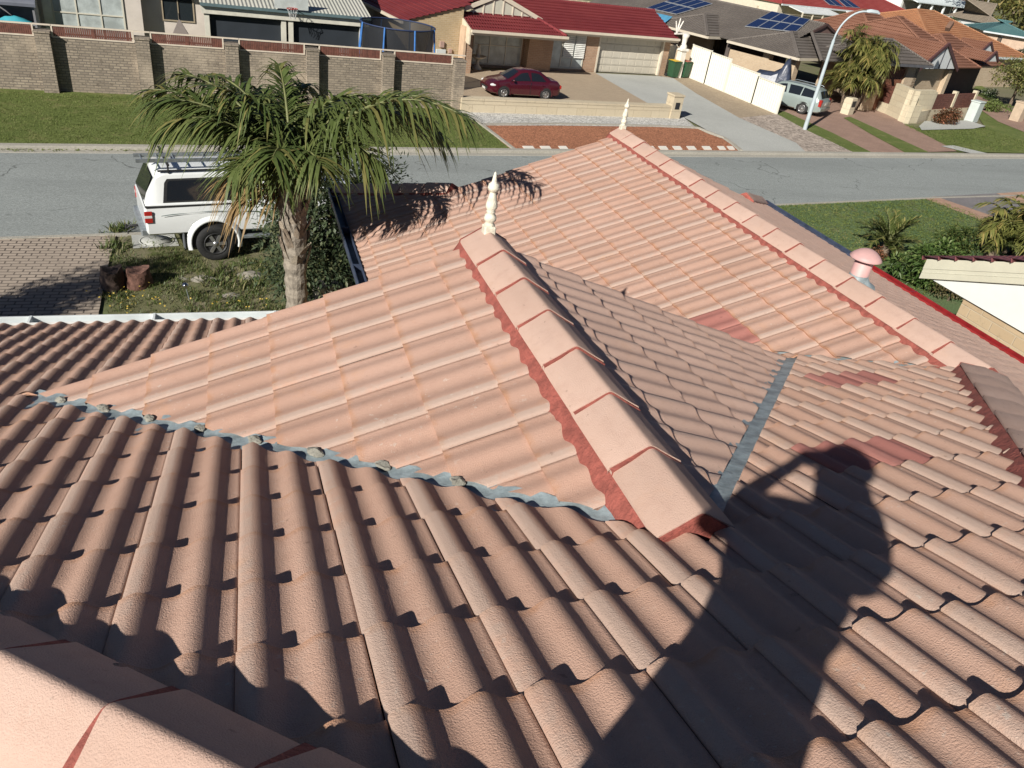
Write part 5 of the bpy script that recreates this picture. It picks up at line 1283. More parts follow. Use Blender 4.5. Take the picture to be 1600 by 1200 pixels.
# ---- maroon sedan
def sedan():
    f = at(785, 153); r = at(850, 156); d = (f-r); L = d.length; a = math.atan2(d.y, d.x); k = L/2.5
    lf = Vector((-sin(a), cos(a), 0))        # left of the car; the side we see is its left one
    o = r-lf*.74*k
    t = thing('maroon_sedan', 'shiny maroon sedan parked on the tan forecourt before the brick house', 'car', o, a); t.scale = (k, k, k*.98)
    st = [(-.93, .66, .38, .72, .74, .60), (-.88, .76, .28, .80, .84, .66), (-.75, .82, .22, .88, .98, .64), (-.42, .845, .20, .92, 1.02, .62), (-.35, .845, .20, .93, 1.03, .62), (.28, .85, .19, .93, 1.40, .53), (.62, .85, .19, .93, 1.455, .54), (1.15, .85, .19, .92, 1.46, .545), (1.55, .85, .19, .91, 1.40, .54), (2.30, .84, .20, .88, .97, .66), (2.38, .84, .20, .88, .95, .66), (2.85, .82, .21, .80, .86, .64), (3.15, .76, .24, .68, .73, .58), (3.30, .62, .30, .56, .60, .48)]
    car_shell(st, MAROON, t)
    m = MB(); m.grid([r_[::-1] for r_ in top_panel(st, 1.62, 2.27, .50, .64)], True); m.build('windscreen', CGLASS, t)
    m = MB(); m.grid(top_panel(st, .22, -.32, .50, .58), True); m.build('rear_window', CGLASS, t)
    for sg in (-1, 1):
        m = MB(); side_glass(m, st, [(.98, .06), (1.0, .88), (1.48, .86), (2.02, .40), (2.16, .06)], sg, .012); m.build('front_window', CGLASS, t)
        m = MB(); side_glass(m, st, [(.04, .10), (.30, .70), (.45, .84), (.92, .88), (.92, .06), (.12, .06)], sg, .012); m.build('rear_side_window', CGLASS, t)
        for x in (0, 2.5): arch(t, x, sg*.842, .30, sg, MAROON, .012); wheel(t, x, sg*.77, .30, .19, True, 7, sg)
        m = MB(); m.lathe([(0, -.075), (.07, -.03), (.075, .03), (0, .08)], (2.02, sg*.93, .96), 10); m.build('mirror', MAROON, t)
        m = MB(); ellipsoid(m, (3.03, sg*.66, .645), (.23, .135, .085)); m.build('headlight', CLEARL, t)
        m = MB(); m.box((-.95, sg*.50, .62), (-.86, sg*.78, .80), .02); m.build('tail_lamp', REDL, t)
        m = MB(); m.box((1.02, sg*.852, .72), (1.16, sg*.872, .75)); m.box((.12, sg*.850, .74), (.26, sg*.870, .77)); m.build('door_handle', MAROON, t)
        m = MB(); m.box((.95, sg*.842, .26), (.962, sg*.856, .92)); m.build('door_seam', BLACKP, t)
    m = MB(); m.box((3.26, -.42, .38), (3.335, .42, .50), .02); m.build('grille', BLACKP, t)
    m = MB(); m.box((3.32, -.19, .32), (3.345, .19, .42)); m.build('licence_plate', PLATE, t)
sedan()

def edging(name, pts):
    P = [at(*p) for p in pts]; m = MB()
    for a, b in zip(P, P[1:]): m.bar(a+Vector((0, 0, .03)), b+Vector((0, 0, .03)), .12, .10)
    tag(m.build(name, KERB), kind='structure')
edging('garden_edging', [(716, 172), (752, 196), (804, 236)])
edging('garden_edging', [(752, 196), (870, 195), (1020, 198), (1090, 201)])
edging('garden_edging', [(1090, 201), (1108, 208), (1132, 217), (1146, 227), (1158, 237)])
# ================================================================== right: white fence, grey roofed house, wagon, lamp post
WFEN = plain('white_steel_fence', (.72, .69, .58), .5, .04, 2)
fpts = [at(1072, 120), at(1130, 144), at(1213, 179)]
sf = thing('white_fence', 'bright white stepped steel fence running down beside the concrete driveway', 'fence', fpts[0])
def fpanel(a, b, h, nm='fence_panel', n=None):
    a = a-fpts[0]; b = b-fpts[0]; d = (b-a); L = d.length; d.normalize(); x = d.cross(Vector((0, 0, 1))); m = MB(); rows = [[], []]
    k = int(L/.19)
    for i in range(k*4+1):
        s_ = L*i/(k*4); o = x*(.02*(1 if i % 4 in (1, 2) else -1)); rows[0].append(a+d*s_+o); rows[1].append(a+d*s_+o+Vector((0, 0, h)))
    m.grid(rows, False); o = m.build(nm, WFEN, sf)
    m = MB()
    for z in (.04, h): m.bar(a+Vector((0, 0, z)), b+Vector((0, 0, z)), .06, .05)
    m.bar(a, a+Vector((0, 0, h+.04)), .07, .07, (1, 0, 0)); m.bar(b, b+Vector((0, 0, h+.04)), .07, .07, (1, 0, 0)); m.build('fence_rail', WFEN, o)
a, b, c = fpts
ab = a+(b-a)*.5; bc = b+(c-b)*.55
fpanel(a, ab, 1.86); fpanel(ab, b, 1.80); fpanel(b+(c-b)*.02, bc, 1.58); fpanel(bc, c, 1.42)
fpanel(inM(5.1, .4), inM(6.5, 1.2), 1.6)

# ---- grey roofed house
hn = thing('grey_roofed_house', 'tan brick house with charcoal tiled hip roofs carrying two banks of solar panels', 'house', (0, 0, 0))
TB = brick_mat('tan_brick', (.52, .40, .27), (.46, .34, .225), (.52, .44, .33), .24, .088, .010, var=.15)
ZE = -3.42
c1 = at(1248, 91, ZE); l1 = at(1137, 63, ZE); r1 = at(1400, 88, ZE); r1 = c1+(at(1300, 92, ZE)-c1).normalized()*6.2
fx = (r1-c1).normalized(); fy = Vector((-fx.y, fx.x, 0)); Ls = (l1-c1).length; l1 = c1+fy*Ls
ap1 = c1+fx*2.75+fy*2.75; ap1.z = ZE+.98
ap1b = c1+fx*3.5+fy*2.75; ap1b.z = ZE+.98
r1b = r1+fy*Ls
def nroof(nm, polys, ridges, mat=GREY_ROOF, parent=hn):
    m = MB()
    for p in polys: coursed(m, p)
    o = m.build(nm, mat, parent); m = MB()
    for a, b in ridges: ridge_bar(m, a, b, .26, .08)
    m.build('ridge_cap', mat, o); return o
nroof('carport_roof', [[l1, c1, ap1], [c1, r1, ap1b, ap1], [r1, r1b, ap1b], [l1, ap1, ap1b, r1b]], [(c1, ap1), (l1, ap1), (r1, ap1b), (ap1, ap1b)])
# main roof: plane falling to the left, ridge running away from us
e0 = l1+fx*-.2; sl = .36
nmain = Vector((-fx.x*sl, -fx.y*sl, 1)).normalized()
PM = c1+fx*.6+Vector((0, 0, .0))
def onM(px, py): return onplane(px, py, PM, nmain)
R_a = onM(1158, 9); R_b = onM(1290, 38)
t_ = (R_b-R_a); up_ = fx*1+Vector((0, 0, sl))
mainp = [onM(1120, 60), onM(1250, 88), R_b+(R_b-R_a)*.02, R_a+(R_a-R_b)*.5, onM(1020, 30)]
Lr = R_a+(R_a-R_b)*.6; Rr = R_b
def drop(P): # point at the eave below P on the main plane
    k = (P.z-ZE)/sl; return Vector((P.x, P.y, 0))-fx*k+Vector((0, 0, ZE))
ydir = fy
ZR = R_b.z
A0 = R_b.copy(); A1 = A0+fy*17
B0 = drop(A0); B1 = drop(A1)
F0 = A0+fx*((ZR-ZE)/sl)-fy*0; F0.z = ZE
E1 = A1+fx*((ZR-ZE)/sl); E1.z = ZE
nroof('main_roof', [[B0, A0, A1, B1], [A0, F0, E1, A1]], [(A0, A1)])
# brown gablet at the near end of the main ridge
g0 = A0-fy*.05
m = MB(); hw = 1.25; m.extrude([g0-fx*hw+Vector((0, 0, -hw*sl-.06)), g0+fx*hw+Vector((0, 0, -hw*sl-.06)), g0+Vector((0, 0, -.06))], fy*.1); m.build('gablet', plain('brown_gablet', (.16, .10, .085), .8), hn)
m = MB(); m.bar(g0-fx*hw-fy*.06+Vector((0, 0, -hw*sl)), g0-fy*.06, .1, .14); m.bar(g0+fx*hw-fy*.06+Vector((0, 0, -hw*sl)), g0-fy*.06, .1, .14); m.build('barge_board', plain('dark_brown_trim', (.07, .04, .035), .7), hn)
q0 = g0-fx*hw+Vector((0, 0, -hw*sl-.06)); q1 = g0+fx*hw+Vector((0, 0, -hw*sl-.06)); dq = -fy*3.0+Vector((0, 0, -3.0*sl))
nroof('hip_end', [[q0, q1, q1+dq+fx*2.9, q0+dq-fx*2.9]], [(q0, q0+dq-fx*2.9), (q1, q1+dq+fx*2.9)])
# second small hip on the left
c2 = at(1106, 57, ZE); r2 = c2+fx*4.6; l2 = c2+fy*5.0
p2 = c2+fx*2.3+fy*2.5+Vector((0, 0, .95)); q2 = p2+fx*4.5
nroof('side_hip', [[l2, c2, p2], [c2, r2, q2, p2], [l2, p2, q2, l2+fx*5]], [(c2, p2), (l2, p2), (p2, q2)])
GN = plain('beige_house_gutter', (.56, .50, .40), .5, .06)
for i, (p, q) in enumerate(((l1, c1), (c1, r1), (l2, c2), (c2, r2))):
    m = MB(); m.bar(p+Vector((0, 0, -.06)), q+Vector((0, 0, -.06)), .12, .14); m.build('gutter', GN, hn)
# walls under them
def wallbox(a, b, z0, z1, th=.25, mat=TB, nm='wall', parent=hn):
    a = Vector((a.x, a.y, 0)); b = Vector((b.x, b.y, 0)); d = (b-a).normalized(); x = Vector((-d.y, d.x, 0)); m = MB(); m.prism([(a+x*0).xy, b.xy, (b+x*th).xy, (a+x*th).xy], z0, z1); return m.build(nm, mat, parent)
i1 = fx*.5+fy*.4
wallbox(c1+i1, c1+fx*.95+fy*.4, G-.2, ZE-.1, .5, TB, 'pier')
wallbox(c1+fx*.5+fy*2.3, c1+fx*.5+fy*.9, G-.2, ZE-.55, .25)
wallbox(c1+fx*.5+fy*(Ls*1.0), c1+fx*.5+fy*2.75, G-.2, ZE-.5, .25)
wallbox(c1+fx*.5+fy*2.75, c1+fx*.5+fy*2.3, G-.2, ZE-.1, .45, TB, 'pier')
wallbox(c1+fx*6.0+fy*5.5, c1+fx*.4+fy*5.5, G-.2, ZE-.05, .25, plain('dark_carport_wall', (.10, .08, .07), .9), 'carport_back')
wallbox(r1-fx*.9+fy*.4, r1-fx*.45+fy*.4, G-.2, ZE-.1, .5, TB, 'pier')
wallbox(l2+fx*.6-fy*.0+fy*1, r2+fy*.9+fx*6, G-.2, ZE-.05, .25, TB)
wallbox(B0+fx*.5+fy*16, B0+fx*.5+fy*5.2, G-.2, ZE-.05, .25, TB)
# dead creeper and arched door beside it
p0 = at(1128, 118); L = Leaves(); rr = random.Random(4)
for k in range(900):
    p = Vector((rr.gauss(0, .8), rr.gauss(0, .35), rr.uniform(.6, 2.2))); L.blade(p, (rr.uniform(-.3, .3), rr.uniform(-.3, .3), -1), rr.uniform(.3, .8), .022, .1, 2)
t = thing('dry_creeper', 'brown dry hanging creeper in front of the grey roofed house behind the white fence', 'creeper', at(1122, 100)); L.build('foliage', leafm('dry_creeper_leaf', (.13, .075, .055), (.20, .13, .10)), t)
dr = thing('arched_gate', 'small arched rust brown gate beside tan brick wall behind the white fence', 'gate', at(1150, 118), math.atan2(fx.y, fx.x)-.5)
m = MB(); P = [(-.42, 0, 0), (.42, 0, 0), (.42, 0, 1.55)]+[(.42*cos(a), 0, 1.55+.38*sin(a)) for a in [radians(20*i) for i in range(1, 9)]]+[(-.42, 0, 1.55)]
m.extrude(P, (0, .06, 0)); m.build('gate_leaf', plain('rust_brown_gate', (.22, .075, .03), .7), dr)
m = MB(); m.box((-.75, -.1, 0), (-.44, .2, 1.9)); m.box((.44, -.1, 0), (.75, .2, 1.9)); m.build('gate_pier', TB, dr)
# solar panels, each bank a thing, each module a part
SOL = None
m_, nt, b = new_mat('solar_cell'); uv = uvco(nt)
tb = nt.nodes.new('ShaderNodeTexBrick'); nt.links.new(uv, tb.inputs['Vector']); tb.offset = 0
for k, v in (('Scale', 1), ('Brick Width', .16), ('Row Height', .16), ('Mortar Size', .008)): tb.inputs[k].default_value = v
tb.inputs['Color1'].default_value = (.008, .018, .065, 1); tb.inputs['Color2'].default_value = (.010, .022, .075, 1); tb.inputs['Mortar'].default_value = (.03, .05, .11, 1)
nt.links.new(tb.outputs['Color'], b.inputs['Base Color']); b.inputs['Roughness'].default_value = .12; SOL = m_
SFR = plain('solar_frame', (.55, .58, .60), .35, .05, metal=.6)
def bank(name, label, corners, nx, ny, P0, nrm, lift=.12, group=None):
    """corners: pixel corners a (bottom left), b (bottom right), c (top right), d (top left) read on the roof plane"""
    q = [onplane(px, py, P0, nrm)+Vector(nrm).normalized()*lift for px, py in corners]; o = q[0].copy()
    t = thing(name, label, 'solar panels', o, 0, group); q = [p-o for p in q]
    for i in range(nx):
        for j in range(ny):
            def P(u, v): return q[0]*(1-u)*(1-v)+q[1]*u*(1-v)+q[2]*u*v+q[3]*(1-u)*v
            e = .012; u0, u1, v0, v1 = (i+e)/nx, (i+1-e)/nx, (j+e*2)/ny, (j+1-e*2)/ny
            n_ = Vector(nrm).normalized(); m = MB(); m.extrude([P(u0, v0), P(u1, v0), P(u1, v1), P(u0, v1)], n_*-.04); fr = m.build('solar_module', SFR, t)
            w_ = .035; m = MB(); m.add([p+n_*.004 for p in (P(u0+w_/nx, v0+w_/ny), P(u1-w_/nx, v0+w_/ny), P(u1-w_/nx, v1-w_/ny), P(u0+w_/nx, v1-w_/ny))], [(0, 1, 2, 3)]); m.build('cells', SOL, fr)
    return t
bank('solar_array', 'bank of eight blue solar panels beside the lamp post top on the grey roof', [(1163, 44), (1243, 53), (1266, 33), (1206, 20)], 4, 2, A0, nmain, group='solar banks on the grey roof')
bank('solar_array', 'bank of blue solar panels nearest the red garage roof', [(1009, 15), (1056, 25), (1114, 8), (1068, -5)], 4, 2, A0+Vector((0, 0, .0)), nmain, group='solar banks on the grey roof')
# blue shade sail
sh = [at(1016, 18, -2.95), at(1037, 37, -3.3), at(1051, 26, -2.9)]
m = MB(); o = sh[0]; m.extrude([p-o for p in sh], (0, 0, -.03)); so_ = m.build('shade_sail', plain('blue_sail_cloth', (.075, .27, .43), .7)); so_.location = o; tag(so_, 'small bright blue shade sail behind the right end of the red garage roof', 'shade sail')
# covered motorcycle
P = at(1199, 148); t = thing('covered_motorcycle', 'motorcycle under a dark blue and silver cover parked behind the white fence', 'motorcycle', P, math.atan2((c1-l1).y, (c1-l1).x)+.25)
t.scale = (1.05, 1.1, 1.3)
prof_ = [(-1.15, .05, .10), (-1.10, .75, .22), (-.85, .98, .34), (-.35, 1.00, .36), (.0, 1.02, .38), (.35, 1.22, .36), (.55, 1.62, .30), (.72, 1.70, .22), (.86, 1.35, .26), (1.05, .80, .22), (1.18, .10, .12)]
rr = random.Random(8); rows = []
for x, h, w_ in prof_:
    rows.append([Vector((x+rr.uniform(-.03, .03), -(w_+.10)+rr.uniform(-.03, .03), 0)), Vector((x, -w_-.03+rr.uniform(-.03, .03), h*.45)), Vector((x, -w_*.75, h*.82)), Vector((x, 0, h)), Vector((x, w_*.75, h*.82)), Vector((x, w_+.03, h*.45)), Vector((x, w_+.10, 0))])
m = MB(); m.grid(rows, True); cvr = m.build('cover', plain('navy_cover', (.035, .045, .075), .38, .3, 6, bmp=.02, bscale=5), t)
m = MB(); m.grid([[r[1]+Vector((0, -.012, 0)), r[2]+Vector((0, -.012, 0))] for r in rows[1:6]], True); m.grid([[r[5]+Vector((0, .012, 0)), r[4]+Vector((0, .012, 0))] for r in rows[1:6]], True); m.build('silver_panel', plain('silver_cover', (.42, .43, .46), .35, .2, 6), t)
bin_(at(1178, 128), 1.0, YL, 'green wheelie bin with yellow lid half hidden behind the white fence', 'wheelie bins')
bin_(at(1166, 123), 1.1, RL, 'wheelie bin with dull red lid behind the fence near the arched gate', 'wheelie bins')

# ---- silver wagon
def wagon():
    rw = at(1251, 178); d = (at(1218, 166)-rw); d.z = 0
    a = math.atan2(d.y, d.x); a = math.atan2(fy.y, fy.x)+.20
    fwd = Vector((cos(a), sin(a), 0)); lf = Vector((-sin(a), cos(a), 0)); k = .93
    o = rw-lf*.76*k
    t = thing('silver_wagon', 'pale silver-green station wagon parked on red paving behind the lamp post', 'car', o, a); t.scale = (k, k, k)
    st = [(-1.02, .66, .40, .78, .80, .60), (-.98, .78, .30, .86, .90, .66), (-.90, .83, .25, .92, .98, .66), (-.62, .85, .22, .94, 1.42, .55), (-.40, .86, .21, .94, 1.50, .55), (.6, .86, .21, .94, 1.54, .56), (1.4, .86, .21, .93, 1.52, .555), (1.8, .86, .21, .93, 1.44, .55), (2.55, .85, .22, .90, 1.0, .66), (2.65, .85, .22, .90, .98, .66), (3.2, .82, .23, .84, .88, .62), (3.5, .72, .28, .68, .72, .55)]
    car_shell(st, SILVER, t)
    m = MB(); m.grid([r_[::-1] for r_ in top_panel(st, 1.86, 2.5, .50, .64)], True); m.build('windscreen', CGLASS, t)
    m = MB(); m.grid(top_panel(st, -.66, -.88, .50, .58, .014), True); m.build('rear_window', CGLASS, t)
    for sg in (-1, 1):
        for nm, pl in (('front_window', [(1.22, .06), (1.24, .88), (1.72, .86), (2.22, .40), (2.38, .06)]), ('rear_side_window', [(.36, .06), (.36, .88), (1.16, .88), (1.15, .06)]), ('cargo_window', [(-.55, .10), (-.42, .80), (.30, .88), (.30, .06)])):
            m = MB(); side_glass(m, st, pl, sg, .012); m.build(nm, CGLASS, t)
        for x in (0, 2.72): arch(t, x, sg*.852, .32, sg, SILVER, .012); wheel(t, x, sg*.78, .32, .20, True, 7, sg)
        m = MB(); m.box((-1.01, sg*.62, .62), (-.84, sg*.835, .98), .02); m.build('tail_lamp', REDL, t)
        m = MB(); m.tube([(-.4, sg*.52, 1.53), (-.3, sg*.52, 1.58), (1.3, sg*.52, 1.585), (1.4, sg*.52, 1.54)], .02, 6); m.build('roof_rail', STEEL, t)
        m = MB(); m.lathe([(0, -.075), (.07, -.03), (.075, .03), (0, .08)], (2.2, sg*.94, .98), 10); m.build('mirror', SILVER, t)
    m = MB(); m.box((-1.06, -.78, .36), (-.94, .78, .54), .03); m.build('bumper', SILVER, t)
    m = MB(); m.box((-1.035, -.2, .66), (-.98, .2, .78)); m.build('licence_plate', PLATE, t)
wagon()
# ---- lamp post
P = at(1257, 203); top = None
t = thing('street_lamp', 'tall pale grey street lamp with a curved arm beside the silver wagon', 'street lamp', P)
hgt = 5.75; ad = RT.copy(); ad.z = 0; ad.normalize()
m = MB(); m.tube([(0, 0, -.1), (0, 0, 1.2), (0, 0, hgt*.72)], [.105, .095, .07], 12)
m.build('pole', plain('pale_grey_pole', (.42, .48, .50), .45, .08, 3), t)
pts = [Vector((0, 0, hgt*.70))]
for i in range(11):
    a = pi/2*i/10; pts.append(Vector((0, 0, hgt*.72))+ad*(1.1*(1-cos(a)))+Vector((0, 0, 1.35*sin(a))))
m = MB(); m.tube(pts, .045, 8); m.build('arm', MATS['pale_grey_pole'], t)
e = pts[-1]; m = MB(); m.M = Matrix.Translation(e+ad*.25) @ Matrix.Rotation(math.atan2(ad.y, ad.x), 4, 'Z')
m.grid([[Vector((x, y, z)) for y, z in ((-w_, 0), (-w_*.7, h), (w_*.7, h), (w_, 0))] for x, w_, h in ((-.3, .06, .06), (-.1, .13, .12), (.2, .13, .11), (.36, .05, .03))], True); m.box((-.28, -.10, -.03), (.33, .10, .0)); m.build('lamp_head', MATS['pale_grey_pole'], t)
# ================================================================== right hand corner: garage, masonry fence, brown house, gardens
def along(a, b): d = (b-a); d.z = 0; d.normalize(); return d, Vector((-d.y, d.x, 0))
def hip_roof(nm, parent, a, b, dep, rise, mat, over=0, inset=None):
    """hip roof over a rectangle: a-b is the near eave, dep the depth"""
    d, n = along(a, b); c = b+n*dep; e = a+n*dep; k = dep/2 if inset is None else inset
    p = a+d*k+n*dep/2+Vector((0, 0, rise)); q = b-d*k+n*dep/2+Vector((0, 0, rise)); m = MB()
    for P in ([a, b, q, p], [b, c, q], [c, e, p, q], [e, a, p]): coursed(m, P)
    o = m.build(nm, mat, parent); m = MB()
    for u, v in ((a, p), (b, q), (c, q), (e, p), (p, q)): ridge_bar(m, u, v, .24, .08)
    m.build('ridge_cap', mat, o); return p, q
# charcoal hip roofed garage
ZE0 = ZE; ZE = -2.95; ga = at(1375, 98, ZE); gb = at(1458, 103, ZE); d, n = along(ga, gb)
gh = thing('hip_roofed_garage', 'small charcoal hip roofed garage with a rusty brown timber door right of the palm clump', 'garage', (0, 0, 0))
hip_roof('roof', gh, ga, gb, 4.2, 1.0, GREY_ROOF, inset=1.7)
m = MB(); m.bar(ga+Vector((0, 0, -.06)), gb+Vector((0, 0, -.06)), .12, .14); m.build('gutter', plain('charcoal_gutter', (.10, .10, .11), .5), gh)
wallbox(ga+d*.4+n*.5, ga+d*1.5+n*.5, G-.1, ZE-.1, .3, TB, 'wall', gh); wallbox(gb-d*1.5+n*.5, gb-d*.4+n*.5, G-.1, ZE-.1, .3, TB, 'wall', gh); wallbox(ga+d*.4+n*3.9, gb-d*.4+n*3.9, G-.1, ZE-.1, .3, TB, 'wall', gh); wallbox(gb-d*.4+n*.5, gb-d*.4+n*3.9, G-.1, ZE-.1, .3, TB, 'wall', gh)
m = MB(); P = ga+d*1.5+n*.62; Q = gb-d*1.5+n*.62
k = int((Q-P).length/.14)
for i in range(k):
    a_ = P+(Q-P)*(i/k); m.prism([a_.xy, (a_+d*.12).xy, (a_+d*.12+n*.05).xy, (a_+n*.05).xy], G, ZE-.35)
m.build('timber_door', plain('rusty_timber', (.19, .075, .04), .7, .35, 6), gh)
# limestone masonry fence with slatted panels
ZE = ZE0
LIMW = brick_mat('cream_limestone', (.60, .53, .38), (.55, .47, .33), (.47, .40, .29), .9, .30, .010, var=.12)
lf_ = thing('limestone_fence', 'stepped cream limestone front wall with brown slatted infill panels', 'wall', (0, 0, 0))
f0, f1, f2, f3 = at(1345, 163), at(1383, 178), at(1412, 192), at(1432, 192)
f4 = at(1445, 189); f5 = at(1512, 184)
def lwall(a, b, h, th=.3, mat=LIMW, nm='block_wall'): return wallbox(a, b, G-.1, G+h, th, mat, nm, lf_)
lwall(f1, f2, 1.75); lwall(f0, f1+(f0-f1)*.02, .55); lwall(f2+(f1-f2)*.0, f3, .95, .3); lwall(f3, f4, .62, .3)
lwall(f2+(f1-f2)*.1, f4, 1.72, .28)
lwall(f4, f5, .62)
def spanel(a, b, z0, z1):
    d, n = along(a, b); m = MB(); L_ = (b-a).length; k = int((z1-z0)/.11)
    for i in range(k): m.prism([(a+n*.06).xy, (b+n*.06).xy, (b+n*.10).xy, (a+n*.10).xy], G+z0+.11*i, G+z0+.11*i+.10)
    m.build('slatted_panel', JARRAH, lf_)
spanel(f0, f1+(f0-f1)*.06, .55, 1.6)
mid = (f4+f5)/2; dd, nn = along(f4, f5)
spanel(f4+dd*.22, mid-dd*.14, .62, 1.55); spanel(mid+dd*.14, f5-dd*.2, .62, 1.55)
for p in (f4, mid-dd*.14, f5-dd*.2): wallbox(p, p+dd*.26, G, G+1.62, .26, LIMW, 'pier', lf_)
land('pale_kerb_strip', [(1436, 197), (1445, 189), (1513, 188), (1540, 197), (1520, 201), (1440, 203)], CONC, .05)
RB = leafm('bronze_leaf', (.075, .045, .020), (.13, .065, .030), (.40, .16, .09))
rb = shrub('flowering_shrub', 'low rust and orange flowering hedge in front of the slatted limestone wall', 'shrub', 1472, 194, .75, 1900, .13, RB, (1.75, .7, .75), clumps=16)
ub = thing('utility_box', 'white green metal utility cabinet at the right end of the limestone wall', 'utility box', at(1517, 190), math.atan2(dd.y, dd.x))
m = MB(); m.box((-.30, -.2, 0), (.45, .35, 1.15), .03); m.build('cabinet', plain('pale_cabinet', (.50, .55, .52), .5, .05), ub)
m = MB(); m.box((-.33, -.23, 1.15), (.48, .38, 1.22), .02); m.build('lid', MATS['pale_cabinet'], ub)
pb = thing('letterbox_pier', 'small limestone letterbox pier in the shade of the palm clump', 'letterbox', at(1322, 178), .4)
m = MB(); m.box((-.3, -.25, 0), (.3, .25, .9), .02); m.build('pier', LIMW, pb); m = MB(); m.box((-.2, -.27, .45), (.2, -.2, .75)); m.build('letterbox', BLACKP, pb)
pb = thing('letterbox_pier', 'pinkish tan letterbox pier at the far right edge beside the brick path', 'letterbox', at(1586, 189), .3)
m = MB(); m.box((-.35, -.3, 0), (.35, .3, 1.15), .02); m.build('pier', plain('tan_pier', (.46, .36, .26), .9, .1), pb); m = MB(); m.box((-.38, -.33, 1.15), (.38, .33, 1.22)); m.build('pier_cap', MATS['tan_pier'], pb)

# palm clump
CANE = leafm('golden_palm_leaf', (.10, .115, .030), (.20, .20, .055), (.34, .26, .09), .2)
def palm_clump(P, h, stems, label, ln=1.5, name='palm_clump', leaf=.55, wind=0):
    t = thing(name, label, 'palm tree', P); rr = random.Random(int(P.x*10))
    for s_ in range(stems):
        a = rr.uniform(0, 6.28); r = rr.uniform(.1, .55); hh = h*rr.uniform(.35, 1.0); b0 = Vector((cos(a)*r, sin(a)*r, -.05)); b1 = Vector((cos(a)*r*2.2, sin(a)*r*2.2, hh*.72))
        m = MB(); m.tube([b0, (b0+b1)/2+Vector((0, 0, .1)), b1], [.08, .065, .05], 7); m.build('trunk', BARK, t)
        L = Leaves(); R = MB()
        for k in range(12): frond(L, b1, rr.uniform(0, 6.28), radians(rr.uniform(15, 80)), ln*rr.uniform(.7, 1.1), radians(rr.uniform(80, 125)), leaf, 18, R=R, hang=.45, start=.15, lw=1.9)
        o = L.build('crown', CANE, t); R.build('frond_stalk', RACH, o)
    return t
palm_clump(at(1326, 170), 5.0, 13, 'olive yellow clump of palms beside the silver wagon, partly hiding the grey roof', 1.4)

# brown tiled house with white gable
ho = thing('brown_roofed_house', 'house with brown tiled roof, a large white gable and two small white gablets', 'house', (0, 0, 0))
ba = at(1436, 108, ZE); bb = at(1493, 108, ZE); d, n = along(ba, bb); hw = (bb-ba).length/2; mid = (ba+bb)/2; gap = mid+Vector((0, 0, hw*.58))
m = MB(); m.extrude([ba+Vector((0, 0, .02)), bb+Vector((0, 0, .02)), gap+Vector((0, 0, -.05))], n*.12); m.build('gable_sheet', plain('white_gable_sheet', (.68, .70, .70), .6, .04), ho)
m = MB()
for f in (-.5, 0, .45): m.bar(mid+d*hw*f*1.0-n*.02+Vector((0, 0, .05)), mid+d*hw*f*1.0-n*.02+Vector((0, 0, hw*.58*(1-abs(f))-.08)), .05, .05, (1, 0, 0))
m.build('batten', plain('dark_batten', (.06, .06, .07), .7), ho)
m = MB(); m.bar(ba-d*.2-n*.06+Vector((0, 0, -.08)), gap-n*.06, .1, .2); m.bar(bb+d*.2-n*.06+Vector((0, 0, -.08)), gap-n*.06, .1, .2); m.build('barge_board', plain('dark_plum_trim', (.09, .04, .04), .6), ho)
m = MB(); K = 6.0
coursed(m, [ba-d*.2+Vector((0, 0, -.08)), gap, gap+n*K, ba-d*.2+n*K+Vector((0, 0, -.08))]); coursed(m, [bb+d*.2+Vector((0, 0, -.08)), gap, gap+n*K, bb+d*.2+n*K+Vector((0, 0, -.08))]); m.build('gable_roof', BROWN_ROOF, ho)
ea = bb+d*.25+n*.3; ea.z = ZE; ec = at(1522, 104, ZE); eb = ea+d*((ec-ea).dot(d))+Vector((0, 0, 0)); eb.z = ZE
q_ = at(1372, 76, ZE); hip_roof('main_roof', ho, q_, q_+d*8.2, 8.0, 2.1, BROWN_ROOF, inset=3.2)
hip_roof('front_roof', ho, ea-d*.6, eb, 11.5, 2.25, BROWN_ROOF, inset=2.2)
# right wing with gablets
wa = eb+n*.6-d*2.0; wb = at(1566, 103, ZE); wb = wa+d*((wb-wa).dot(d)); hip_roof('side_roof', ho, wa+Vector((0, 0, .01)), wb+Vector((0, 0, .01)), 7.0, 1.5, BROWN_ROOF, inset=3.0)
for px, py, s_ in ((1541, 82, 1.15), (1549, 96, .95)):
    c = at(px, py, ZE+.45); gb_ = []
    m = MB(); A_ = c-d*s_; B_2 = c+d*s_; C_ = c+Vector((0, 0, s_*.62)); m.extrude([A_, B_2, C_], n*.1); g_ = m.build('gablet', MATS['white_gable_sheet'], ho)
    m = MB(); m.bar(A_-d*.1-n*.05, C_-n*.05+Vector((0, 0, .05)), .1, .16); m.bar(B_2+d*.1-n*.05, C_-n*.05+Vector((0, 0, .05)), .1, .16); m.build('gablet_trim', MATS['dark_plum_trim'], g_)
    m = MB(); coursed(m, [A_-d*.15, C_, C_+n*2.2, A_-d*.15+n*2.2]); coursed(m, [B_2+d*.15, C_, C_+n*2.2, B_2+d*.15+n*2.2]); m.build('gablet_roof', BROWN_ROOF, g_)
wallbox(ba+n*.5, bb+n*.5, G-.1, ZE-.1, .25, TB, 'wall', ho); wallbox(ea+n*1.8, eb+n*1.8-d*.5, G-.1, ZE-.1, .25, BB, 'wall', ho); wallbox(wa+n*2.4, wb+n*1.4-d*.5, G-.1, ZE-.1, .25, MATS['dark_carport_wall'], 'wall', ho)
wallbox(bb-d*.3+n*.2, bb+d*.2+n*.2, G-.1, ZE-.12, .4, TB, 'pier', ho)
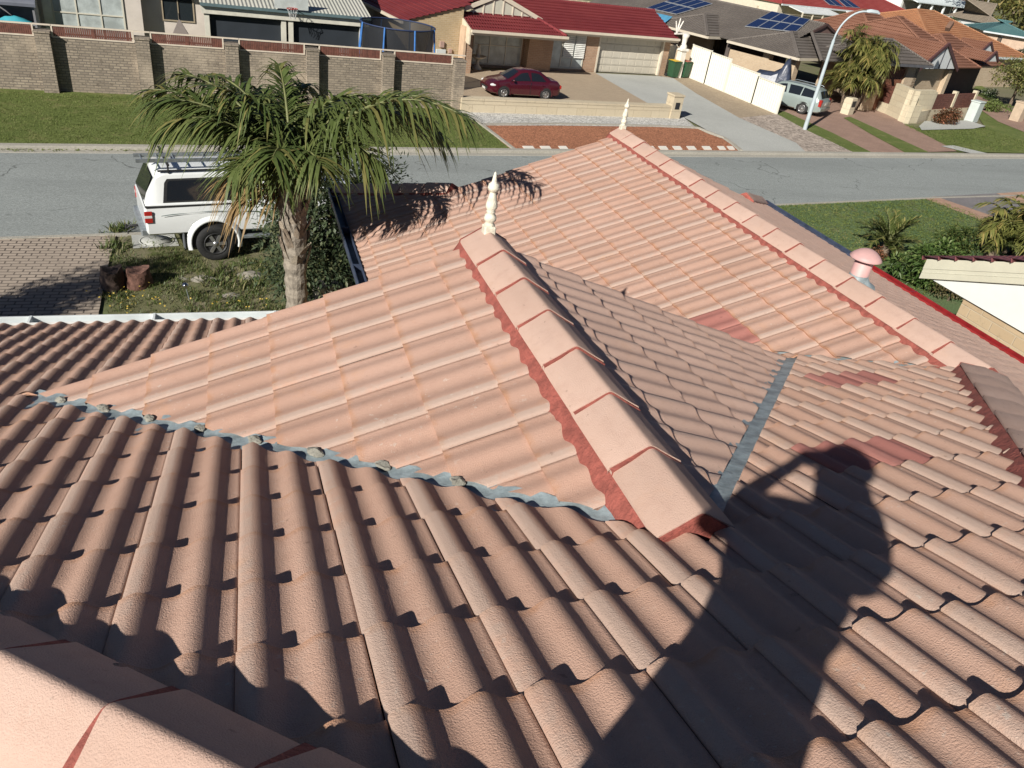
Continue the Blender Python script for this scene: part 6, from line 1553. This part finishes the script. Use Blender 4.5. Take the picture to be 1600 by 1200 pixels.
p_ = at(1523, 128); m = MB(); w2 = d*1.0
m.extrude([p_-w2, p_+w2, p_+w2+Vector((0, 0, 1.5)), p_+w2*.35+Vector((0, 0, 2.0)), p_-w2*.8+Vector((0, 0, 1.75))], n*.4); m.build('porch_wall', plain('tan_render', (.56, .46, .33), .85, .08), ho)  # porch wall in one even tan render
m = MB(); m.bar(at(1480, 46, ZE+2.5), at(1483, 46, ZE+2.5)+Vector((0, 0, .35)), .25, .25); m.build('flue', plain('brown_flue', (.16, .09, .06), .8), ho)
# green garden screen and navy roof sheet in front of it
sc = thing('green_screen', 'green mesh garden screen in front of the white gable house', 'screen', at(1456, 135), math.atan2(d.y, d.x)-.35)
m = MB(); m.extrude([(-.2, 0, 0), (3.3, 0, 0), (3.3, 0, .95), (-.1, 0, 1.35)], (0, .04, 0)); m.build('mesh_panel', plain('green_mesh', (.055, .16, .12), .7, .35, 5), sc)
m = MB(); m.bar((-.2, 0, 0), (-.15, 0, 1.4), .05, .05, (1, 0, 0)); m.bar((-.15, 0, 1.37), (3.3, 0, .97), .04, .04); m.build('frame', WHITEG, sc)
nv = thing('navy_lean_to', 'navy corrugated lean-to with white edge between garage and green screen', 'lean-to', at(1432, 122), math.atan2(d.y, d.x))
m = MB(); m.extrude([(-.3, -.9, 1.0), (2.2, -.6, .85), (2.0, 1.0, 1.75), (-.2, 1.0, 1.85)], (0, 0, -.04)); m.build('roof_sheet', plain('navy_sheet', (.030, .045, .10), .5, .2, 4), nv)
m = MB(); m.bar((-.2, 1.02, 1.86), (2.0, 1.02, 1.76), .1, .12); m.bar((2.2, -.6, .86), (2.0, 1.0, 1.76), .1, .12); m.build('edge_trim', WHITEG, nv)
for x, y in ((-.25, -.8), (2.1, -.5), (-.15, .9), (1.9, .9)):
    m = MB(); m.box((x-.04, y-.04, 0), (x+.04, y+.04, 1.0 if y < 0 else 1.7)); m.build('post', GN, nv)
# gardens at the right edge
OLV = leafm('olive_yellow_leaf', (.09, .11, .030), (.17, .18, .050), (.30, .27, .10))
tree('spreading_tree', 'olive yellow spreading tree at the right edge beside the brick path', at(1576, 168), 3.6, 2.1, 4200, .20, OLV, .10, (1.15, 1, .75), 26)
shrub('garden_shrub', 'bright lime green low shrub under the olive tree', 'shrub', 1552, 175, .85, 1300, .14, leafm('lime_leaf', (.11, .16, .035), (.17, .22, .06), (.26, .28, .12)), (1.6, .8, .55))
shrub('garden_shrub', 'grey green shrub with white flowers left of the olive tree', 'shrub', 1545, 152, .65, 900, .12, leafm('white_flower_leaf', (.05, .09, .03), (.09, .14, .05), (.5, .52, .42)), (1.2, .8, .6))
shrub('garden_shrub', 'dark green shrub against the green mesh screen', 'shrub', 1508, 142, .55, 700, .12, LEAF, (1.3, .8, .7))
shrub('garden_shrub', 'dark shrub between navy lean-to and limestone wall', 'shrub', 1440, 142, .5, 600, .12, LEAFD, (1.3, .8, .7))
shrub('small_tree', 'dark green tree top behind the brown roof gablets', 'tree', 1588, 125, 1.7, 2200, .2, LEAFD, (1.2, 1, .9))

# ================================================================== far houses and trees
def far_house(name, label, e1, e2, z, dep, rise, roof, wall, hip=True, parts=None):
    a = at(*e1, z); b = at(*e2, z); d, n = along(a, b); t = thing(name, label, 'house', (0, 0, 0))
    hip_roof('roof', t, a, b, dep, rise, roof, inset=(dep/2 if hip else 0.0))
    wallbox(a+d*.5+n*.5, b-d*.5+n*.5, G-.2, z-.1, .3, wall, 'wall', t); wallbox(a+d*.5+n*.5, a+d*.8+n*(dep-.5), G-.2, z-.1, .3, wall, 'wall', t); wallbox(b-d*.8+n*.5, b-d*.5+n*(dep-.5), G-.2, z-.1, .3, wall, 'wall', t)
    m = MB(); m.bar(a+Vector((0, 0, -.06)), b+Vector((0, 0, -.06)), .14, .16); m.build('gutter', WHITEG, t)
    return t, a, b, d, n
CR = plain('pale_cream_wall', (.60, .54, .42), .85, .06)
t, a, b, d, n = far_house('red_roofed_house', 'distant house with bright red roof, white awnings and blue solar panels', (1222, 6), (1437, 27), -2.9, 11, 2.0, roof_mat('bright_red_roof', (.32, .060, .055), (.36, .08, .07)), CR)
for f0, f1 in ((.04, .30), (.42, .92)):
    m = MB(); p = a+(b-a)*f0; q = a+(b-a)*f1; m.extrude([p-n*2.2+Vector((0, 0, -.45)), q-n*2.2+Vector((0, 0, -.45)), q-n*.12+Vector((0, 0, -.10)), p-n*.12+Vector((0, 0, -.10))], (0, 0, -.08)); m.build('awning', plain('white_awning', (.70, .72, .70), .5) if 'white_awning' not in MATS else MATS['white_awning'], t)
    for k in range(5): m = MB(); c = p+(q-p)*(k/4)-n*2.1; m.bar(Vector((c.x, c.y, G)), Vector((c.x, c.y, -3.35)), .12, .12, (1, 0, 0)); m.build('post', CR, t)
nr = (n*-2.0+Vector((0, 0, 5.5))).normalized(); 
bank('solar_array', 'two blue solar panels on the distant bright red roof, the left pair', [(1296, 9), (1318, 12), (1300, -2), (1280, -4)], 2, 1, a, nr, .1, 'solar panels on the red roof')
bank('solar_array', 'blue solar panels on the distant bright red roof, the right pair', [(1322, 12), (1344, 14), (1325, 1), (1307, -1)], 2, 1, a, nr, .1, 'solar panels on the red roof')
# long pale boundary wall in front of it
p0 = at(1175, 42); p1 = at(1482, 66); d, n = along(p0, p1)
lw2 = thing('boundary_wall', 'long pale cream boundary wall behind the grey and brown roofs', 'wall', p0, math.atan2(d.y, d.x)); LL = (p1-p0).length
m = MB(); m.box((0, 0, -.2), (LL, .2, 2.0)); m.build('wall_panel', CR, lw2)
for k in range(int(LL/4)+1): m = MB(); m.box((k*4-.2, -.08, -.2), (k*4+.2, .28, 2.15)); m.build('pier', CR, lw2)
shrub('garden_shrub', 'round green bush on the pale boundary wall above the brown roof', 'shrub', 1383, 62, 1.0, 900, .2, LEAF, (1.2, .8, .8))
shrub('garden_shrub', 'loose grey green shrub over the pale wall behind the solar panels', 'shrub', 1272, 52, 1.1, 700, .2, leafm('grey_leaf', (.10, .12, .07), (.16, .17, .10)), (1.5, .8, .7))
# cream fence and blue roof behind the red roofed brick house
p0 = inM(-6.5, 13.5); p1 = inM(9, 15.5); d, n = along(p0, p1)
cf = thing('cream_picket_fence', 'cream ribbed fence showing above the red garage roof', 'fence', p0, math.atan2(d.y, d.x)); LL = (p1-p0).length
m = MB()
for k in range(int(LL/.3)): m.box((k*.3, -.03 if k % 2 else .0, 0), (k*.3+.3, .06, 2.3))
m.build('fence_panel', plain('cream_fence_sheet', (.60, .54, .38), .6, .06), cf)
bs = thing('blue_canopy', 'bright blue canopy roof behind the ridge of the red garage roof', 'canopy', inM(-3.6, 6.6), AM)
m = MB(); m.extrude([(-1, 0, 2.45), (5.6, 0, 2.45), (5.2, 2.6, 2.62), (-1, 2.6, 2.75)], (0, 0, -.05)); m.build('cloth', MATS['blue_sail_cloth'], bs)
for x in (-.9, 5.3):
    for y in (.1, 2.5): m = MB(); m.box((x-.05, y-.05, 0), (x+.05, y+.05, 2.4)); m.build('post', WHITEG, bs)
shrub('garden_shrub', 'small green shrub against the cream ribbed fence', 'shrub', 995, 12, .6, 500, .16, LEAF, (1.3, .8, .8), P=inM(3.6, 12.6, 1.3))
# white house with verandah
wa = at(1432, 36, G); wb = at(1516, 44, G); d, n = along(wa, wb); LL = (wb-wa).length
wh = thing('white_house', 'white verandah house high at the top edge behind green shrubs', 'house', wa, math.atan2(d.y, d.x))
WW = plain('white_weatherboard', (.72, .74, .72), .6, .04)
m = MB(); m.box((-2, 3.0, 0), (LL*.8, 12, 6.0)); m.build('wall', WW, wh)
m = MB(); m.extrude([(-3, -.6, 3.4), (LL+.6, -.6, 3.4), (LL+.2, 3.2, 4.3), (-3, 3.2, 4.3)], (0, 0, -.15)); m.build('verandah_roof', plain('white_metal_roof', (.66, .72, .72), .4, .05), wh)
m = MB(); m.extrude([(-2.8, 2.6, 6.0), (LL*.8+.6, 2.6, 6.0), (LL*.8+.6, 12.4, 7.5), (-2.8, 12.4, 7.5)], (0, 0, -.15)); m.build('roof', MATS['white_metal_roof'], wh)
for k in range(6): m = MB(); x = -1.5+k*(LL+1.4)/5; m.box((x-.15, -.4, 0), (x+.15, -.1, 3.35)); m.build('verandah_post', WW, wh)
m = MB()
for k in range(44): m.box((-1.3+k*(LL*.62/44), -.28, .8), (-1.3+k*(LL*.62/44)+.07, -.22, 1.75))
m.box((-1.4, -.3, 1.75), (LL*.62, -.2, 1.85)); m.build('balustrade', WW, wh)
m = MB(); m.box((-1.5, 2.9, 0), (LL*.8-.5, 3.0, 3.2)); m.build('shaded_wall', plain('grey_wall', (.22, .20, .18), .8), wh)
for i, (px, py, r) in enumerate(((1440, 50, 2.0), (1456, 54, 1.7), (1475, 55, 2.0), (1494, 55, 1.9), (1509, 58, 1.6))):
    shrub('hedge_shrub', ('grey green shrub furthest left below the white verandah', 'low green shrub between the leftmost and the middle shrub under the verandah', 'middle green shrub in the row under the white verandah', 'green shrub right of the middle one below the verandah', 'green shrub at the right end of the row below the verandah')[i], 'shrub', px, py, r, 800, .34, leafm('sage_leaf', (.075, .10, .045), (.13, .155, .075)) if i == 0 else MATS['sage_leaf'], (1.2, .9, .8), group='shrubs below the white verandah')
# orange roof, teal roof and others
t, a, b, d, n = far_house('orange_roofed_house', 'house with a long plain orange roof behind the brown roofed house', (1462, 84), (1612, 92), -3.3, 13, 2.4, ORANGE_ROOF, TB)
t, a, b, d, n = far_house('teal_roofed_house', 'house with teal metal roof and white gutter near the right edge', (1537, 48), (1625, 62), -3.0, 8, 1.25, TEAL_ROOF, plain('peach_wall', (.52, .38, .28), .85))
m = MB(); c = a+(b-a)*.32+n*.45; m.bar(Vector((c.x, c.y, G+.9)), Vector((c.x, c.y, G+2.4)), 2.4, .1, (d.x, d.y, 0)); m.build('window', DARKPANE, t)
far_house('tan_roofed_house', 'small house with pyramid tan roof before the olive trees', (1541, 37), (1570, 41), -3.2, 9, 2.6, roof_mat('tan_roof', (.26, .215, .165), (.30, .25, .19)), WW)
far_house('mauve_roofed_house', 'distant house with dull mauve brown roof right of the white house', (1508, 17), (1532, 20), -3.0, 12, 3.2, roof_mat('mauve_roof', (.17, .115, .095), (.20, .14, .12)), CR)
gt = thing('green_tank_screen', 'dark green ribbed screen beside the leaning power pole', 'screen', at(1515, 60), .2)
m = MB()
for k in range(10): m.box((k*.34, -.04*(k % 2), 0), (k*.34+.34, .1, 3.6))
m.build('ribbed_panel', plain('dark_green_sheet', (.03, .10, .075), .6), gt)
for px, py, px2, lab in ((1521, 58, 1541, 'grey power pole rising in front of the tan pyramid roof'), (1591, 108, 1600, 'grey power pole at the right edge above the olive tree')):
    P = at(px, py); t = thing('power_pole', lab, 'pole', P, 0, 'power poles')
    m = MB(); m.tube([(0, 0, -.2), (0, 0, 8.5)], [.16, .11], 8); m.build('pole', plain('grey_timber', (.30, .28, .25), .9) if 'grey_timber' not in MATS else MATS['grey_timber'], t)
    m = MB(); m.box((-.9, -.05, 7.9), (.9, .05, 8.02)); m.build('cross_arm', MATS['grey_timber'], t)
GUMS = leafm('gum_leaf', (.085, .095, .028), (.16, .16, .045), (.26, .21, .07))
for i, (px, py, h, r, lab) in enumerate(((1560, 40, 7.5, 3.6, 'olive gold tree left in the clump at the top right corner'), (1582, 38, 9.5, 4.4, 'tallest olive gold tree in the clump at the top right corner'), (1608, 40, 8.5, 4.2, 'olive tree cut by the right edge in the top corner clump'), (1538, 22, 8.5, 4.0, 'brownish tree behind the mauve roof'), (1655, 70, 6, 3, 'tree beyond the right edge behind the teal roof'))):
    tree('gum_tree', lab, at(px, py), h, r, 3600, .40, GUMS, .2, (1, 1, .85), 26, 'trees at the top right corner')
rr = random.Random(77)
for i in range(16):
    px = rr.uniform(1330, 1700); P = at(px, 12+.152*(px-1500)*.35+rr.uniform(2, 8), G); dirv = (P-CAM); dirv.z = 0; P = Vector((CAM.x, CAM.y, 0))+dirv.normalized()*rr.uniform(170, 260); P.z = G
    tree('distant_tree', 'one of the far trees along the horizon at the top of the picture', P, rr.uniform(7, 12), rr.uniform(4, 6.5), 500, 1.0, GUMS, .3, (1.2, 1.2, .8), 14, 'far trees along the horizon')

# ================================================================== next door on the right
nb_ = thing('neighbour_house', 'neighbouring house corner with white gable, cream barge boards and limestone brick wall', 'house', (0, 0, 0))
NX, NY, NZ, NS = 10.35, 8.45, -2.80, .405
GW = plain('white_gable_board', (.74, .76, .74), .6, .03)
BW = brick_mat('pale_block_wall', (.54, .42, .27), (.46, .34, .21), (.54, .45, .32), .46, .17, .010, var=.15)
m = MB(); m.extrude([(NX, NY-.15, NZ-.14), (NX, -4, NZ-.14), (NX, -4, NZ+.02+NS*(NY+4)), (NX, NY-.15, NZ+.02)], (.15, 0, 0)); m.build('gable_board', GW, nb_)
m = MB(); m.box((NX+.05, -4, G-.2), (NX+.4, NY-.9, NZ-.15)); m.box((NX+.4, NY-1.25, G-.2), (20, NY-.9, NZ-.15)); m.build('wall', BW, nb_)
m = MB(); xx = NX-.07
for k, (z0, z1) in enumerate(((-.03, .15), (-.21, -.035))):
    m.extrude([(xx+.01*k, NY, NZ+z0), (xx+.01*k, -4, NZ+z0+NS*(NY+4)), (xx+.01*k, -4, NZ+z1+NS*(NY+4)), (xx+.01*k, NY, NZ+z1)], (.035, 0, 0))
m.build('barge_board', plain('cream_barge', (.60, .58, .46), .5, .05), nb_)
m = MB(); coursed(m, [(xx-.06, NY+.05, NZ+.14), (xx-.06, -4, NZ+.14+NS*(NY+4.05)), (22, -4, NZ+.14+NS*(NY+4.05)), (22, NY+.05, NZ+.14)], .33, .05); m.build('roof', roof_mat('plum_roof_tile', (.17, .055, .06), (.20, .07, .075)), nb_)
m = MB(); m.add([(xx, NY, NZ-.10), (NX+.02, NY, NZ-.10), (NX+.02, -4, NZ-.10+NS*(NY+4)), (xx, -4, NZ-.10+NS*(NY+4))], [(0, 1, 2, 3)]); m.build('eave_lining', GW, nb_)
# garden between the two houses
CYC = leafm('cycad_leaf', (.060, .085, .022), (.12, .145, .040), (.30, .26, .09), .2)
def cycad(px, py, r, n, label, P=None, dead=True):
    b = at(px, py) if P is None else P; t = thing('cycad', label, 'cycad', b); rr = random.Random(int(px))
    m = MB(); m.lathe([(.16, -.05), (.19, .15), (.15, .34), (.0, .40)], n=12); m.build('trunk', BARK, t)
    L = Leaves(); R = MB()
    for k in range(n): frond(L, (0, 0, .35), 2*pi*k/n*2.4+rr.uniform(-.2, .2), radians(rr.uniform(12, 82)), r*rr.uniform(.8, 1.15), radians(rr.uniform(35, 75)), r*.24, 30, R=R, hang=.05, start=.18)
    o = L.build('fronds', CYC, t); R.build('frond_stalk', RACH, o)
    return t
cycad(1380, 398, 1.05, 30, 'spiky yellow green cycad on the lawn behind the pink vent pipe')
cycad(1545, 402, .95, 24, 'yellow green cycad left in the garden bed above the plum roof edge')
palm_clump(at(1590, 398), 1.6, 5, 'yellow green garden palms at the right edge above the neighbouring roof', 1.3, 'garden_palm', .40)
cycad(1575, 380, .8, 22, 'cycad behind the garden palms near the grey driveway')
shrub('garden_shrub', 'leafy bright green shrub below the pink vent cowl', 'shrub', 1425, 442, .85, 2400, .15, leafm('fresh_leaf', (.045, .085, .020), (.090, .145, .035), (.15, .20, .06)), (1.25, .9, .85))
shrub('garden_shrub', 'green shrub between vent cowl and neighbouring barge board', 'shrub', 1452, 452, .75, 1900, .15, MATS['fresh_leaf'], (1.2, .9, .85))
shrub('garden_shrub', 'brownish olive bush against the pale block wall', 'shrub', 1480, 470, .65, 1700, .09, leafm('brown_olive_leaf', (.085, .075, .030), (.13, .115, .05), (.2, .15, .08)), (1.1, .9, .85))
shrub('garden_shrub', 'clipped round dark green bush behind the tip of the plum roof', 'shrub', 1488, 400, .78, 2600, .10, LEAF, (1.25, .9, .75))
for px, py, r in ((1365, 405, .35), (1545, 392, .4)):
    shrub('garden_shrub', 'low reddish leafed plant at the foot of the %s' % ('cycad on the lawn' if px < 1400 else 'left cycad in the garden bed'), 'shrub', px, py, r, 400, .09, RB, (1.2, 1, .6))
